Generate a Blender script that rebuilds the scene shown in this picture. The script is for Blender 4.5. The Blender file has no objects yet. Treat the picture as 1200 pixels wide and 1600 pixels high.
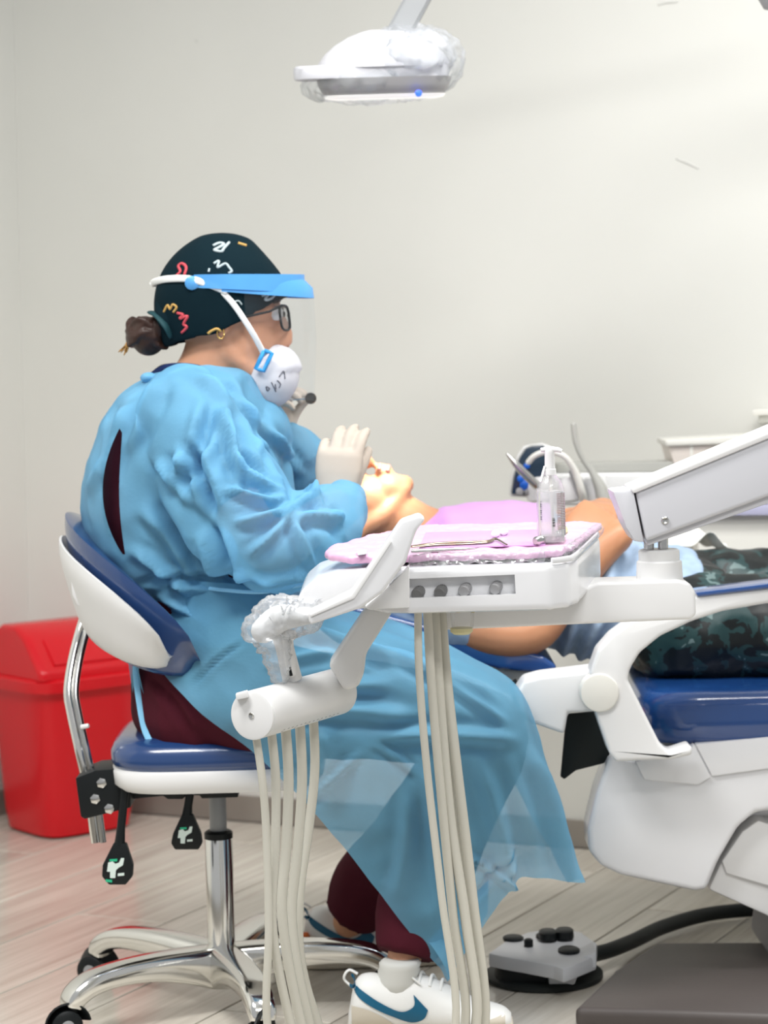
import bpy, bmesh, math, random
import numpy as np
from mathutils import Vector, Matrix, noise
from mathutils.bvhtree import BVHTree

SC = bpy.context.scene
COL = SC.collection
random.seed(7)
PI = math.pi

# ------------------------------------------------------------------ camera
FPX, CAMH, HORIZ, ROLL = 3600.0, 1.1, 560.0, 0.026      # focal length in px (1200x1600 frame), lens height, horizon row, roll
CR, SR = math.cos(ROLL), math.sin(ROLL)
cam_d = bpy.data.cameras.new('camera')
cam = bpy.data.objects.new('camera', cam_d)
COL.objects.link(cam)
cam_d.sensor_fit = 'VERTICAL'
cam_d.sensor_height = 36.0
cam_d.lens = FPX / 1600 * 36.0
cam_d.shift_y = -(800 - HORIZ) / 1600
cam.matrix_world = Matrix(((CR, SR, 0, 0), (0, 0, -1, 0), (-SR, CR, 0, CAMH), (0, 0, 0, 1)))
cam_d.clip_start = 0.05
cam_d.dof.use_dof = True
cam_d.dof.focus_distance = 3.25
cam_d.dof.aperture_fstop = 6.0
SC.camera = cam

# ------------------------------------------------------------------ world, lights, exposure
w = bpy.data.worlds.new('room_light')
SC.world = w
w.use_nodes = True
w.node_tree.nodes['Background'].inputs[0].default_value = (0.97, 0.985, 1.0, 1)
w.node_tree.nodes['Background'].inputs[1].default_value = 0.52

def area(name, loc, target, sx, sy, power, col=(1, 1, 1)):
    l = bpy.data.lights.new(name, 'AREA')
    l.shape = 'RECTANGLE'; l.size = sx; l.size_y = sy; l.energy = power; l.color = col
    o = bpy.data.objects.new(name, l)
    COL.objects.link(o)
    o.location = loc
    o.rotation_euler = (Vector(target) - Vector(loc)).to_track_quat('-Z', 'Y').to_euler()
    return o
area('ceiling_panel_light', (0.9, 3.4, 2.75), (0.9, 3.4, 0), 1.2, 0.6, 56, (1, 0.99, 0.965))
area('ceiling_panel_light', (-0.9, 2.5, 2.75), (-0.9, 2.5, 0), 1.2, 0.6, 66, (1, 0.99, 0.965))
area('ceiling_panel_light', (0.6, 1.0, 2.75), (0.6, 1.0, 0), 1.2, 0.6, 62, (1, 0.99, 0.965))

SC.view_settings.view_transform = 'Standard'
SC.view_settings.look = 'None'
SC.view_settings.gamma = 1.0
SC.view_settings.use_curve_mapping = False
SC.view_settings.exposure = 0.0

# ------------------------------------------------------------------ helpers
def P(px, py, D):
    """point at depth D (metres from the lens plane) seen at pixel (px, py)"""
    u, v = px - 600, py - HORIZ
    return Vector(((CR * u - SR * v) * D / FPX, D, CAMH - (CR * v + SR * u) * D / FPX))
def F(px, py, z=0.0):
    """point on the horizontal plane z"""
    u, v = px - 600, py - HORIZ
    return P(px, py, (CAMH - z) * FPX / (CR * v + SR * u))
def pix(v):
    X, Z = v[0] * FPX / v[1], (CAMH - v[2]) * FPX / v[1]
    return 600 + CR * X + SR * Z, HORIZ + CR * Z - SR * X
CAM = Vector((0, 0, CAMH))
ROOT = {}

def new(name, me, mat=None, parent=None, smooth=None, label=None):
    o = bpy.data.objects.new(name, me)
    COL.objects.link(o)
    if mat is not None:
        if not me.materials:
            me.materials.append(mat)
    if smooth is not None:
        me.shade_smooth()
        if smooth < 180:
            me.set_sharp_from_angle(angle=math.radians(smooth))
    if parent is not None:
        o.parent = parent
        if parent.name in ROOT:
            o.matrix_parent_inverse = Matrix.Translation(-ROOT[parent.name])
    if label:
        o['label'] = label
    return o
def tag(o, label, cat, group=None, kind=None):
    if label: o['label'] = label
    if cat: o['category'] = cat
    if group: o['group'] = group
    if kind: o['kind'] = kind
    return o
def thing(name, label, cat, loc, group=None):
    o = bpy.data.objects.new(name, None)
    COL.objects.link(o)
    o.location = loc
    o.empty_display_size = 0.1
    ROOT[o.name] = Vector(loc)
    return tag(o, label, cat, group)

class MB:
    """collects verts and faces"""
    def __init__(s): s.v = []; s.f = []
    def add(s, v, f):
        n = len(s.v)
        s.v += [tuple(x) for x in v]
        s.f += [tuple(i + n for i in q) for q in f]
        return s
    def mesh(s, name='m', recalc=True):
        me = bpy.data.meshes.new(name)
        me.from_pydata(s.v, [], s.f)
        if recalc:
            bm = bmesh.new(); bm.from_mesh(me)
            bmesh.ops.recalc_face_normals(bm, faces=bm.faces[:])
            bm.to_mesh(me); bm.free()
        me.update()
        return me
    def build(s, name, mat, parent=None, smooth=40, label=None):
        return new(name, s.mesh(name), mat, parent, smooth, label)

def rings(rs, closed=True, caps=True):
    """faces over a list of equal rings"""
    v = [p for r in rs for p in r]; f = []
    n = len(rs[0])
    for i in range(len(rs) - 1):
        for j in range(n if closed else n - 1):
            k = (j + 1) % n
            f.append((i * n + j, i * n + k, (i + 1) * n + k, (i + 1) * n + j))
    if caps and closed:
        f.append(tuple(range(n - 1, -1, -1)))
        f.append(tuple((len(rs) - 1) * n + j for j in range(n)))
    return v, f
def spline(pts, n=8):
    """Catmull-Rom through tuples of any length"""
    a = np.array([list(p) for p in pts], float)
    out = []
    for i in range(len(a) - 1):
        p0 = a[i - 1] if i else 2 * a[0] - a[1]
        p3 = a[i + 2] if i + 2 < len(a) else 2 * a[-1] - a[-2]
        p1, p2 = a[i], a[i + 1]
        for k in range(n):
            t = k / n
            out.append(0.5 * ((2 * p1) + (-p0 + p2) * t + (2 * p0 - 5 * p1 + 4 * p2 - p3) * t * t + (-p0 + 3 * p1 - 3 * p2 + p3) * t ** 3))
    out.append(a[-1])
    return out
def frames(pts, up=None):
    pts = [Vector(p) for p in pts]
    T = []
    for i in range(len(pts)):
        a = pts[max(i - 1, 0)]; b = pts[min(i + 1, len(pts) - 1)]
        T.append((b - a).normalized())
    N = []
    n = Vector(up) if up is not None else (Vector((0, 0, 1)) if abs(T[0].z) < 0.9 else Vector((1, 0, 0)))
    for t in T:
        n = (Vector(up) if up is not None else n)
        n = (n - t * n.dot(t))
        n = n.normalized() if n.length > 1e-6 else t.orthogonal().normalized()
        N.append(n)
    return pts, T, N
def tube(pts, rad, seg=10, flat=1.0, up=None, round_ends=False):
    """round (or flattened) tube; rad number or list. flat scales the radius along the frame normal"""
    pts, T, N = frames(pts, up)
    if not hasattr(rad, '__len__'): rad = [rad] * len(pts)
    rs = []
    def ring(c, t, n, r):
        b = t.cross(n)
        return [c + n * (math.cos(2 * PI * j / seg) * r * flat) + b * (math.sin(2 * PI * j / seg) * r) for j in range(seg)]
    if round_ends:
        for a in (80, 55, 25):
            a = math.radians(a)
            rs.append(ring(pts[0] - T[0] * rad[0] * math.sin(a), T[0], N[0], rad[0] * math.cos(a)))
    for c, t, n, r in zip(pts, T, N, rad): rs.append(ring(c, t, n, r))
    if round_ends:
        for a in (25, 55, 80):
            a = math.radians(a)
            rs.append(ring(pts[-1] + T[-1] * rad[-1] * math.sin(a), T[-1], N[-1], rad[-1] * math.cos(a)))
    return rings(rs)
def bar(pts, wh, up=None):
    """rectangular bar; wh = list of (half along normal, half along binormal)"""
    pts, T, N = frames(pts, up)
    rs = []
    for i, (c, t, n) in enumerate(zip(pts, T, N)):
        a, b_ = wh[i] if isinstance(wh, list) else wh
        b = t.cross(n)
        k = 0.25
        rs.append([c + n * x * a + b * y * b_ for x, y in ((1, 1 - k), (1 - k, 1), (-1 + k, 1), (-1, 1 - k), (-1, -1 + k), (-1 + k, -1), (1 - k, -1), (1, -1 + k))])
    return rings(rs)
def chain(pts, seg=16, n=6, re=True):
    """smooth tapered limb: pts = (Vector, r)"""
    s = spline([(*p, r) for p, r in pts], n)
    return tube([q[:3] for q in s], [max(q[3], 0.001) for q in s], seg, round_ends=re)
def ellipsoid(c, rx, ry, rz, rot=None, seg=24, rn=14):
    rs = []
    c = Vector(c)
    for i in range(1, rn):
        a = PI * i / rn
        r = []
        for j in range(seg):
            b = 2 * PI * j / seg
            p = Vector((math.sin(a) * math.cos(b) * rx, math.sin(a) * math.sin(b) * ry, -math.cos(a) * rz))
            if rot is not None: p = rot @ p
            r.append(c + p)
        rs.append(r)
    v, f = rings(rs, caps=False)
    lo, hi = Vector((0, 0, -rz)), Vector((0, 0, rz))
    if rot is not None: lo, hi = rot @ lo, rot @ hi
    v += [c + lo, c + hi]
    a = len(v) - 2
    f += [(a, (j + 1) % seg, j) for j in range(seg)]
    m = (rn - 2) * seg
    f += [(a + 1, m + j, m + (j + 1) % seg) for j in range(seg)]
    return v, f
def lathe(base, axis, prof, seg=28):
    """prof = (distance along axis, radius)"""
    axis = Vector(axis).normalized()
    n = axis.orthogonal().normalized(); b = axis.cross(n)
    base = Vector(base)
    return rings([[base + axis * d + (n * math.cos(2 * PI * j / seg) + b * math.sin(2 * PI * j / seg)) * max(r, 1e-4) for j in range(seg)] for d, r in prof])
def superring(c, hx, hy, z, n=4, seg=48, rz=0.0):
    out = []
    for j in range(seg):
        a = 2 * PI * (j + 0.5) / seg
        ca, sa = math.cos(a), math.sin(a)
        x = math.copysign(abs(ca) ** (2 / n), ca) * hx
        y = math.copysign(abs(sa) ** (2 / n), sa) * hy
        out.append(Vector((c[0] + x * math.cos(rz) - y * math.sin(rz), c[1] + x * math.sin(rz) + y * math.cos(rz), z)))
    return out
def slab(c, hx, hy, prof, n=4, seg=48, rz=0.0):
    """rounded-rectangle loft; prof = (z, inset)"""
    return rings([superring(c, hx - i, hy - i, z, n, seg, rz) for z, i in prof])
def prism_mesh(pts, off, bevel=0.004, segs=2, name='prism'):
    bm = bmesh.new()
    off = Vector(off)
    a = [bm.verts.new(p) for p in pts]
    b = [bm.verts.new(Vector(p) + off) for p in pts]
    bm.faces.new(a); bm.faces.new(b[::-1])
    n = len(a)
    for i in range(n):
        bm.faces.new((a[i], b[i], b[(i + 1) % n], a[(i + 1) % n]))
    bmesh.ops.recalc_face_normals(bm, faces=bm.faces[:])
    if bevel:
        bmesh.ops.bevel(bm, geom=bm.edges[:], offset=bevel, segments=segs, profile=0.6, affect='EDGES', clamp_overlap=True)
    me = bpy.data.meshes.new(name)
    bm.to_mesh(me); bm.free()
    return me
def pprism(px, D0, D1, bevel=0.004, segs=2):
    """outline given in pixels on the plane at depth D0, extruded straight back to D1"""
    return prism_mesh([P(x, y, D0) for x, y in px], (0, D1 - D0, 0), bevel, segs)
def boxm(c, hx, hy, hz, bevel=0.004, rz=0.0, segs=2):
    R = Matrix.Rotation(rz, 3, 'Z')
    pts = [Vector(c) + R @ Vector((sx * hx, sy * hy, -hz)) for sx, sy in ((-1, -1), (1, -1), (1, 1), (-1, 1))]
    return prism_mesh(pts, (0, 0, 2 * hz), bevel, segs)
def evaluated(me, mods):
    """mesh with modifiers applied"""
    o = bpy.data.objects.new('tmp', me)
    COL.objects.link(o)
    for typ, kw in mods:
        m = o.modifiers.new(typ, typ)
        for k, v in kw.items(): setattr(m, k, v)
    dg = bpy.context.evaluated_depsgraph_get()
    dg.update()
    out = bpy.data.meshes.new_from_object(o.evaluated_get(dg))
    bpy.data.objects.remove(o)
    return out
def blob(parts, voxel=0.008, smooth=4):
    """one continuous surface round many overlapping closed shapes"""
    m = MB()
    for v, f in parts: m.add(v, f)
    return evaluated(m.mesh(), [('REMESH', dict(mode='VOXEL', voxel_size=voxel)), ('SMOOTH', dict(iterations=smooth, factor=0.5))])
def difference(me, cutters):
    m = me
    for c in cutters:
        co = bpy.data.objects.new('cut', c); COL.objects.link(co)
        m = evaluated(m, [('BOOLEAN', dict(operation='DIFFERENCE', object=co, solver='EXACT'))])
        bpy.data.objects.remove(co)
    return m
def coords(me):
    a = np.empty(len(me.vertices) * 3); me.vertices.foreach_get('co', a); return a.reshape(-1, 3)
def normals(me):
    a = np.empty(len(me.vertices) * 3); me.vertex_normals.foreach_get('vector', a); return a.reshape(-1, 3)
def put(me, a):
    me.vertices.foreach_set('co', a.ravel()); me.update()
def fold(me, folds, front=True, noise_amp=0.0, noise_scale=(8, 8, 8), noise_amp2=0.0, scale2=30, seed=0.0):
    """push cloth out along ridges. folds = (x0, y0, x1, y1, width px, height mm) in picture px, on the side turned to the lens"""
    a = coords(me); nr = normals(me)
    px = 600 + (CR * a[:, 0] + SR * (CAMH - a[:, 2])) * FPX / a[:, 1]
    py = HORIZ + (CR * (CAMH - a[:, 2]) - SR * a[:, 0]) * FPX / a[:, 1]
    d = np.zeros(len(a))
    wgt = np.clip(-nr[:, 1] * 2.0 + 0.3, 0, 1) if front else np.ones(len(a))
    for x0, y0, x1, y1, wd, amp in folds:
        L = math.hypot(x1 - x0, y1 - y0)
        tx, ty = (x1 - x0) / L, (y1 - y0) / L
        s = ((px - x0) * tx + (py - y0) * ty) / L
        e = (px - x0) * -ty + (py - y0) * tx
        e = e + 0.12 * L * np.sin(s * 2.6) * 0.35
        along = np.clip(np.minimum(s + 0.15, 1.15 - s) / 0.35, 0, 1)
        along = along * along * (3 - 2 * along)
        wd = wd * 0.8
        r = np.exp(-(e / wd) ** 2) - 0.45 * np.exp(-((np.abs(e) - 1.9 * wd) / wd) ** 2)
        d += amp * 0.0019 * r * along * wgt
    if noise_amp or noise_amp2:
        sx, sy, sz = noise_scale
        for i, p in enumerate(a):
            q = noise.noise(Vector((p[0] * sx + seed, p[1] * sy, p[2] * sz)))
            d[i] += noise_amp * (1 - 2 * abs(q)) + noise_amp2 * (1 - 2 * abs(noise.noise(Vector((p[0] * scale2, p[1] * scale2, p[2] * scale2 + seed)))))
    put(me, a + nr * d[:, None])
def bvh(*objs):
    v, f = [], []
    for o in objs:
        me = o.data if hasattr(o, 'data') else o
        n = len(v)
        v += [tuple(x) for x in coords(me)]
        f += [tuple(i + n for i in p.vertices) for p in me.polygons]
    return BVHTree.FromPolygons(v, f)
def hit(tree, px, py, lift=0.001):
    """point on a surface, where the line of sight through a pixel meets it"""
    d = (P(px, py, 4.0) - CAM).normalized()
    loc, n, i, t = tree.ray_cast(CAM, d)
    if loc is None: return None
    if n.dot(d) > 0: n = -n
    return loc + n * lift
def ribbon_on(tree, pts, width, lift=0.0012, n=6, thick=0.0008):
    """flat printed stroke lying on a surface; pts in px, width in m"""
    s = [q for q in (hit(tree, x, y, lift) for x, y in spline(pts, n)) if q is not None]
    return tube(s, width, 6, flat=1.0) if len(s) > 1 else ([], [])
# ------------------------------------------------------------------ materials
def mat(name, col, rough=0.5, metal=0.0, spec=0.5, coat=0.0, trans=0.0, alpha=1.0, emit=None, estr=0.0, var=0.0, vscale=6.0, bump=0.0, bscale=60.0, ior=1.45, sub=0.0, sheen=0.0, stretch=(1, 1, 1)):
    m = bpy.data.materials.new(name)
    m.use_nodes = True
    nt = m.node_tree; b = nt.nodes['Principled BSDF']
    c = (*col, 1)
    b.inputs['Base Color'].default_value = c
    b.inputs['Roughness'].default_value = rough
    b.inputs['Metallic'].default_value = metal
    b.inputs['Specular IOR Level'].default_value = spec
    b.inputs['Coat Weight'].default_value = coat
    b.inputs['Coat Roughness'].default_value = 0.06
    b.inputs['Transmission Weight'].default_value = trans
    b.inputs['Alpha'].default_value = alpha
    b.inputs['IOR'].default_value = ior
    b.inputs['Sheen Weight'].default_value = sheen
    if sub:
        b.inputs['Subsurface Weight'].default_value = sub
        b.inputs['Subsurface Radius'].default_value = (0.02, 0.008, 0.004)
        b.inputs['Subsurface Scale'].default_value = 0.4
    if emit:
        b.inputs['Emission Color'].default_value = (*emit, 1)
        b.inputs['Emission Strength'].default_value = estr
    if var or bump:
        tc = nt.nodes.new('ShaderNodeTexCoord')
        mp = nt.nodes.new('ShaderNodeMapping'); mp.inputs['Scale'].default_value = stretch
        nt.links.new(tc.outputs['Object'], mp.inputs['Vector'])
        if var:
            n = nt.nodes.new('ShaderNodeTexNoise'); n.inputs['Scale'].default_value = vscale; n.inputs['Detail'].default_value = 5
            nt.links.new(mp.outputs[0], n.inputs['Vector'])
            r = nt.nodes.new('ShaderNodeMapRange')
            r.inputs['From Min'].default_value = 0.3; r.inputs['From Max'].default_value = 0.7
            r.inputs['To Min'].default_value = 1 - var; r.inputs['To Max'].default_value = 1 + var
            nt.links.new(n.outputs['Fac'], r.inputs['Value'])
            mx = nt.nodes.new('ShaderNodeVectorMath'); mx.operation = 'SCALE'
            mx.inputs[0].default_value = col
            nt.links.new(r.outputs[0], mx.inputs['Scale'])
            nt.links.new(mx.outputs[0], b.inputs['Base Color'])
        if bump:
            n2 = nt.nodes.new('ShaderNodeTexNoise'); n2.inputs['Scale'].default_value = bscale; n2.inputs['Detail'].default_value = 4
            nt.links.new(mp.outputs[0], n2.inputs['Vector'])
            bp = nt.nodes.new('ShaderNodeBump'); bp.inputs['Strength'].default_value = bump; bp.inputs['Distance'].default_value = 0.002
            nt.links.new(n2.outputs['Fac'], bp.inputs['Height'])
            nt.links.new(bp.outputs[0], b.inputs['Normal'])
    return m
def sheer(name, col, clear, rough=0.6, translucent=0.3, spec=0.2, bump=0.3, bscale=180, tint=(1, 1, 1), crease=0.0):
    """thin fabric or film that lets some of what lies behind it through"""
    m = mat(name, col, rough, spec=spec, bump=bump, bscale=bscale, var=0.06, vscale=14)
    nt = m.node_tree; b = nt.nodes['Principled BSDF']; out = nt.nodes['Material Output']
    if crease:
        tc = nt.nodes.new('ShaderNodeTexCoord')
        nz = nt.nodes.new('ShaderNodeTexNoise'); nz.noise_type = 'RIDGED_MULTIFRACTAL'; nz.normalize = True
        nz.inputs['Scale'].default_value = 7.0; nz.inputs['Detail'].default_value = 3; nz.inputs['Distortion'].default_value = 0.6
        nt.links.new(tc.outputs['Object'], nz.inputs['Vector'])
        bp = nt.nodes.new('ShaderNodeBump'); bp.inputs['Strength'].default_value = crease; bp.inputs['Distance'].default_value = 0.02
        nt.links.new(nz.outputs['Fac'], bp.inputs['Height'])
        if b.inputs['Normal'].is_linked:
            nt.links.new(b.inputs['Normal'].links[0].from_socket, bp.inputs['Normal'])
        nt.links.new(bp.outputs[0], b.inputs['Normal'])
    tr = nt.nodes.new('ShaderNodeBsdfTransparent'); tr.inputs[0].default_value = (*tint, 1)
    tl = nt.nodes.new('ShaderNodeBsdfTranslucent'); tl.inputs[0].default_value = (*col, 1)
    m1 = nt.nodes.new('ShaderNodeMixShader'); m1.inputs[0].default_value = translucent
    nt.links.new(b.outputs[0], m1.inputs[1]); nt.links.new(tl.outputs[0], m1.inputs[2])
    m2 = nt.nodes.new('ShaderNodeMixShader'); m2.inputs[0].default_value = clear
    nt.links.new(m1.outputs[0], m2.inputs[1]); nt.links.new(tr.outputs[0], m2.inputs[2])
    nt.links.new(m2.outputs[0], out.inputs[0])
    return m
M = {}
M['wall'] = mat('wall_paint', (0.70, 0.70, 0.66), 0.62, spec=0.3, var=0.025, vscale=1.7, bump=0.06, bscale=25)
M['base'] = mat('baseboard_tile', (0.27, 0.245, 0.215), 0.35, var=0.1, vscale=8)
M['grout'] = mat('dark_grout', (0.10, 0.09, 0.075), 0.8)
M['white'] = mat('white_plastic', (0.74, 0.74, 0.74), 0.33, spec=0.5, var=0.015, vscale=3)
M['white2'] = mat('white_enamel', (0.73, 0.735, 0.755), 0.22, spec=0.5, coat=0.3)
M['cream'] = mat('cream_plastic', (0.74, 0.73, 0.68), 0.4)
M['hose'] = mat('hose_vinyl', (0.55, 0.535, 0.47), 0.42, spec=0.5)
M['grey'] = mat('grey_plastic', (0.32, 0.32, 0.33), 0.4)
M['greymetal'] = mat('painted_grey_arm', (0.30, 0.31, 0.32), 0.4)
M['knob'] = mat('smoke_knob', (0.16, 0.16, 0.16), 0.3)
M['black'] = mat('black_plastic', (0.006, 0.008, 0.009), 0.45, spec=0.3)
M['rubber'] = mat('black_rubber', (0.012, 0.015, 0.015), 0.55, spec=0.3)
M['flap'] = mat('dark_rubber_cloth', (0.010, 0.014, 0.014), 0.55, spec=0.25)
M['chrome'] = mat('polished_aluminium', (0.74, 0.735, 0.71), 0.13, metal=1.0)
M['steel'] = mat('steel', (0.55, 0.55, 0.54), 0.22, metal=1.0)
M['brass'] = mat('bronze_steel', (0.30, 0.24, 0.17), 0.28, metal=1.0)
M['vinyl'] = mat('navy_vinyl', (0.014, 0.048, 0.16), 0.24, spec=0.6, coat=0.5, bump=0.04, bscale=40)
M['vinyl2'] = mat('blue_vinyl', (0.010, 0.055, 0.21), 0.2, spec=0.6, coat=0.7)
M['red'] = mat('red_plastic', (0.66, 0.006, 0.014), 0.26, spec=0.5)
M['maroon'] = mat('maroon_scrub_cloth', (0.062, 0.008, 0.016), 0.85, spec=0.15, bump=0.25, bscale=220)
M['navy'] = mat('navy_collar_cloth', (0.008, 0.018, 0.07), 0.85, spec=0.15)
M['gown'] = sheer('blue_gown_fabric', (0.19, 0.49, 0.735), 0.27, 0.6, 0.22, tint=(0.80, 0.88, 1.0), crease=0.9)
M['gown2'] = sheer('blue_gown_skirt_fabric', (0.18, 0.47, 0.68), 0.34, 0.5, 0.24, tint=(0.82, 0.88, 1.0), crease=0.7)
M['tie'] = mat('blue_tie_tape', (0.25, 0.58, 0.85), 0.6)
M['skin'] = mat('skin', (0.56, 0.285, 0.175), 0.45, spec=0.4, sub=0.15, var=0.06, vscale=18)
M['skin2'] = mat('skin_patient', (0.50, 0.235, 0.125), 0.42, spec=0.4, sub=0.15, var=0.06, vscale=16)
M['lip'] = mat('lip_skin', (0.52, 0.16, 0.13), 0.4)
M['hair'] = mat('dark_brown_hair', (0.035, 0.014, 0.009), 0.45, bump=0.6, bscale=160, stretch=(1, 1, 0.2))
M['hairtip'] = mat('blonde_hair_tip', (0.42, 0.22, 0.06), 0.5)
M['cap'] = mat('dark_teal_cap_cloth', (0.0035, 0.014, 0.020), 0.85, spec=0.1, bump=0.2, bscale=200)
M['pw'] = mat('print_grey_white', (0.42, 0.50, 0.52), 0.8)
M['pr'] = mat('print_red', (0.55, 0.07, 0.09), 0.8)
M['py'] = mat('print_yellow', (0.55, 0.34, 0.10), 0.8)
M['visor'] = sheer('blue_visor_plastic', (0.13, 0.45, 0.88), 0.10, 0.25, 0.25, spec=0.6, bump=0)
M['maskw'] = mat('white_mask_felt', (0.62, 0.615, 0.65), 0.9, spec=0.1, bump=0.1, bscale=120)
M['strap'] = mat('white_elastic', (0.80, 0.80, 0.78), 0.8)
M['clip'] = mat('blue_clip', (0.01, 0.27, 0.60), 0.4)
M['ink'] = mat('black_ink', (0.10, 0.10, 0.13), 0.7)
M['glove'] = sheer('latex_glove', (0.58, 0.51, 0.44), 0.08, 0.5, 0.15, bump=0.1, bscale=60)
M['shirt'] = mat('grey_blue_shirt_jersey', (0.32, 0.42, 0.56), 0.9, spec=0.1, var=0.12, vscale=30, bump=0.3, bscale=150)
M['bib'] = mat('lilac_paper_bib', (0.55, 0.29, 0.62), 0.6, var=0.03, vscale=20)
M['mat'] = mat('pink_paper', (0.66, 0.38, 0.56), 0.45, coat=0.4, var=0.08, vscale=60, bump=0.5, bscale=90)
M['matb'] = mat('lilac_paper', (0.60, 0.31, 0.64), 0.35, coat=0.4, var=0.05, vscale=40)
M['cotton'] = mat('cotton', (0.86, 0.86, 0.86), 0.95, spec=0.1)
M['shoew'] = mat('white_leather', (0.78, 0.78, 0.76), 0.45, bump=0.1, bscale=120)
M['shoeb'] = mat('cream_leather', (0.60, 0.55, 0.46), 0.5)
M['teal'] = mat('teal_leather', (0.004, 0.10, 0.19), 0.4)
M['sole'] = mat('cream_sole', (0.66, 0.60, 0.50), 0.55)
M['sock'] = mat('grey_ribbed_sock', (0.60, 0.60, 0.57), 0.95, spec=0.1)
M['orange'] = mat('orange_tab', (0.75, 0.16, 0.03), 0.6)
M['plate'] = mat('taupe_rubber_plate', (0.085, 0.072, 0.068), 0.45, var=0.1, vscale=4, bump=0.1, bscale=120)
M['footw'] = mat('pale_grey_casting', (0.55, 0.56, 0.58), 0.35)
M['paper'] = mat('white_tissue', (0.80, 0.80, 0.76), 0.9)
M['pearl'] = mat('pinkish_enamel', (0.66, 0.60, 0.55), 0.35)
M['lilac'] = mat('lilac_edge', (0.46, 0.46, 0.62), 0.4)
M['railg'] = mat('grey_rail', (0.40, 0.40, 0.37), 0.5)
M['bluebtn'] = mat('blue_button', (0.005, 0.10, 0.50), 0.35)
M['green'] = mat('green_print', (0.02, 0.42, 0.22), 0.6)
M['iconw'] = mat('white_print', (0.62, 0.72, 0.68), 0.6)
M['lens'] = mat('lamp_lens', (0.8, 0.8, 0.8), 0.2, emit=(1, 0.98, 0.93), estr=0.5)
M['led'] = mat('blue_led', (0.02, 0.06, 0.9), 0.3, emit=(0.03, 0.10, 1.0), estr=2.2)
M['lamp'] = mat('lamp_housing', (0.56, 0.565, 0.60), 0.35)
M['lampd'] = mat('lamp_under_housing', (0.36, 0.36, 0.36), 0.4)
M['eyew'] = mat('eye_white', (0.75, 0.72, 0.68), 0.2)
M['dark'] = mat('dark_iris', (0.02, 0.012, 0.01), 0.2)
M['gold'] = mat('gold', (0.7, 0.45, 0.15), 0.25, metal=1.0)

def clearfilm(name, refl=0.16, rough=0.12, tint=(0.98, 0.99, 1.0), body=0.06, fres=1.0):
    """clear plastic film: mostly see-through, with a glossy surface and a little haze of its own"""
    m = bpy.data.materials.new(name); m.use_nodes = True
    nt = m.node_tree; nt.nodes.remove(nt.nodes['Principled BSDF'])
    out = nt.nodes['Material Output']
    tr = nt.nodes.new('ShaderNodeBsdfTransparent'); tr.inputs[0].default_value = (*tint, 1)
    gl = nt.nodes.new('ShaderNodeBsdfGlossy'); gl.inputs['Roughness'].default_value = rough
    df = nt.nodes.new('ShaderNodeBsdfDiffuse'); df.inputs[0].default_value = (0.85, 0.86, 0.88, 1)
    fr = nt.nodes.new('ShaderNodeFresnel'); fr.inputs[0].default_value = 1.4
    ad = nt.nodes.new('ShaderNodeMath'); ad.operation = 'MULTIPLY_ADD'; ad.inputs[1].default_value = fres; ad.inputs[2].default_value = refl * 0.5
    nt.links.new(fr.outputs[0], ad.inputs[0])
    m1 = nt.nodes.new('ShaderNodeMixShader'); m1.inputs[0].default_value = body
    nt.links.new(tr.outputs[0], m1.inputs[1]); nt.links.new(df.outputs[0], m1.inputs[2])
    m2 = nt.nodes.new('ShaderNodeMixShader')
    nt.links.new(ad.outputs[0], m2.inputs[0]); nt.links.new(m1.outputs[0], m2.inputs[1]); nt.links.new(gl.outputs[0], m2.inputs[2])
    nt.links.new(m2.outputs[0], out.inputs[0])
    return m
M['film'] = clearfilm('crumpled_clear_film', 0.05, 0.22, body=0.10, fres=0.35)
M['film2'] = clearfilm('crumpled_film_dense', 0.10, 0.22, body=0.22, fres=0.5)
M['shield'] = clearfilm('clear_shield', 0.02, 0.05, body=0.015, fres=0.04)
M['bottle'] = clearfilm('clear_bottle_plastic', 0.03, 0.08, tint=(0.99, 0.99, 0.99), body=0.10, fres=0.35)
M['gel'] = clearfilm('clear_gel', 0.0, 0.1, tint=(0.98, 0.98, 0.97), body=0.30, fres=0.2)
M['glass'] = clearfilm('spectacle_lens', 0.02, 0.03, tint=(0.8, 0.8, 0.8), body=0.02, fres=.15)

# wood-look floor tile: grain along the plank, tone differs from plank to plank
m = mat('wood_look_tile', (0.55, 0.52, 0.46), 0.16, spec=0.5)
nt = m.node_tree; b = nt.nodes['Principled BSDF']
tc = nt.nodes.new('ShaderNodeTexCoord'); oi = nt.nodes.new('ShaderNodeObjectInfo')
ofs = nt.nodes.new('ShaderNodeVectorMath'); ofs.operation = 'MULTIPLY_ADD'
ofs.inputs[1].default_value = (26, 1.0, 1); ofs.inputs[2].default_value = (0, 0, 0)
cmb = nt.nodes.new('ShaderNodeCombineXYZ')
mul = nt.nodes.new('ShaderNodeMath'); mul.operation = 'MULTIPLY'; mul.inputs[1].default_value = 37.0
nt.links.new(oi.outputs['Random'], mul.inputs[0])
for k in range(3): nt.links.new(mul.outputs[0], cmb.inputs[k])
nt.links.new(tc.outputs['Object'], ofs.inputs[0]); nt.links.new(cmb.outputs[0], ofs.inputs[2])
n1 = nt.nodes.new('ShaderNodeTexNoise'); n1.inputs['Scale'].default_value = 2.0; n1.inputs['Detail'].default_value = 8; n1.inputs['Roughness'].default_value = 0.6
nt.links.new(ofs.outputs[0], n1.inputs['Vector'])
cr = nt.nodes.new('ShaderNodeValToRGB')
cr.color_ramp.elements[0].position = 0.30; cr.color_ramp.elements[0].color = (0.54, 0.49, 0.42, 1)
cr.color_ramp.elements[1].position = 0.66; cr.color_ramp.elements[1].color = (0.72, 0.68, 0.60, 1)
nt.links.new(n1.outputs['Fac'], cr.inputs[0])
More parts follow.
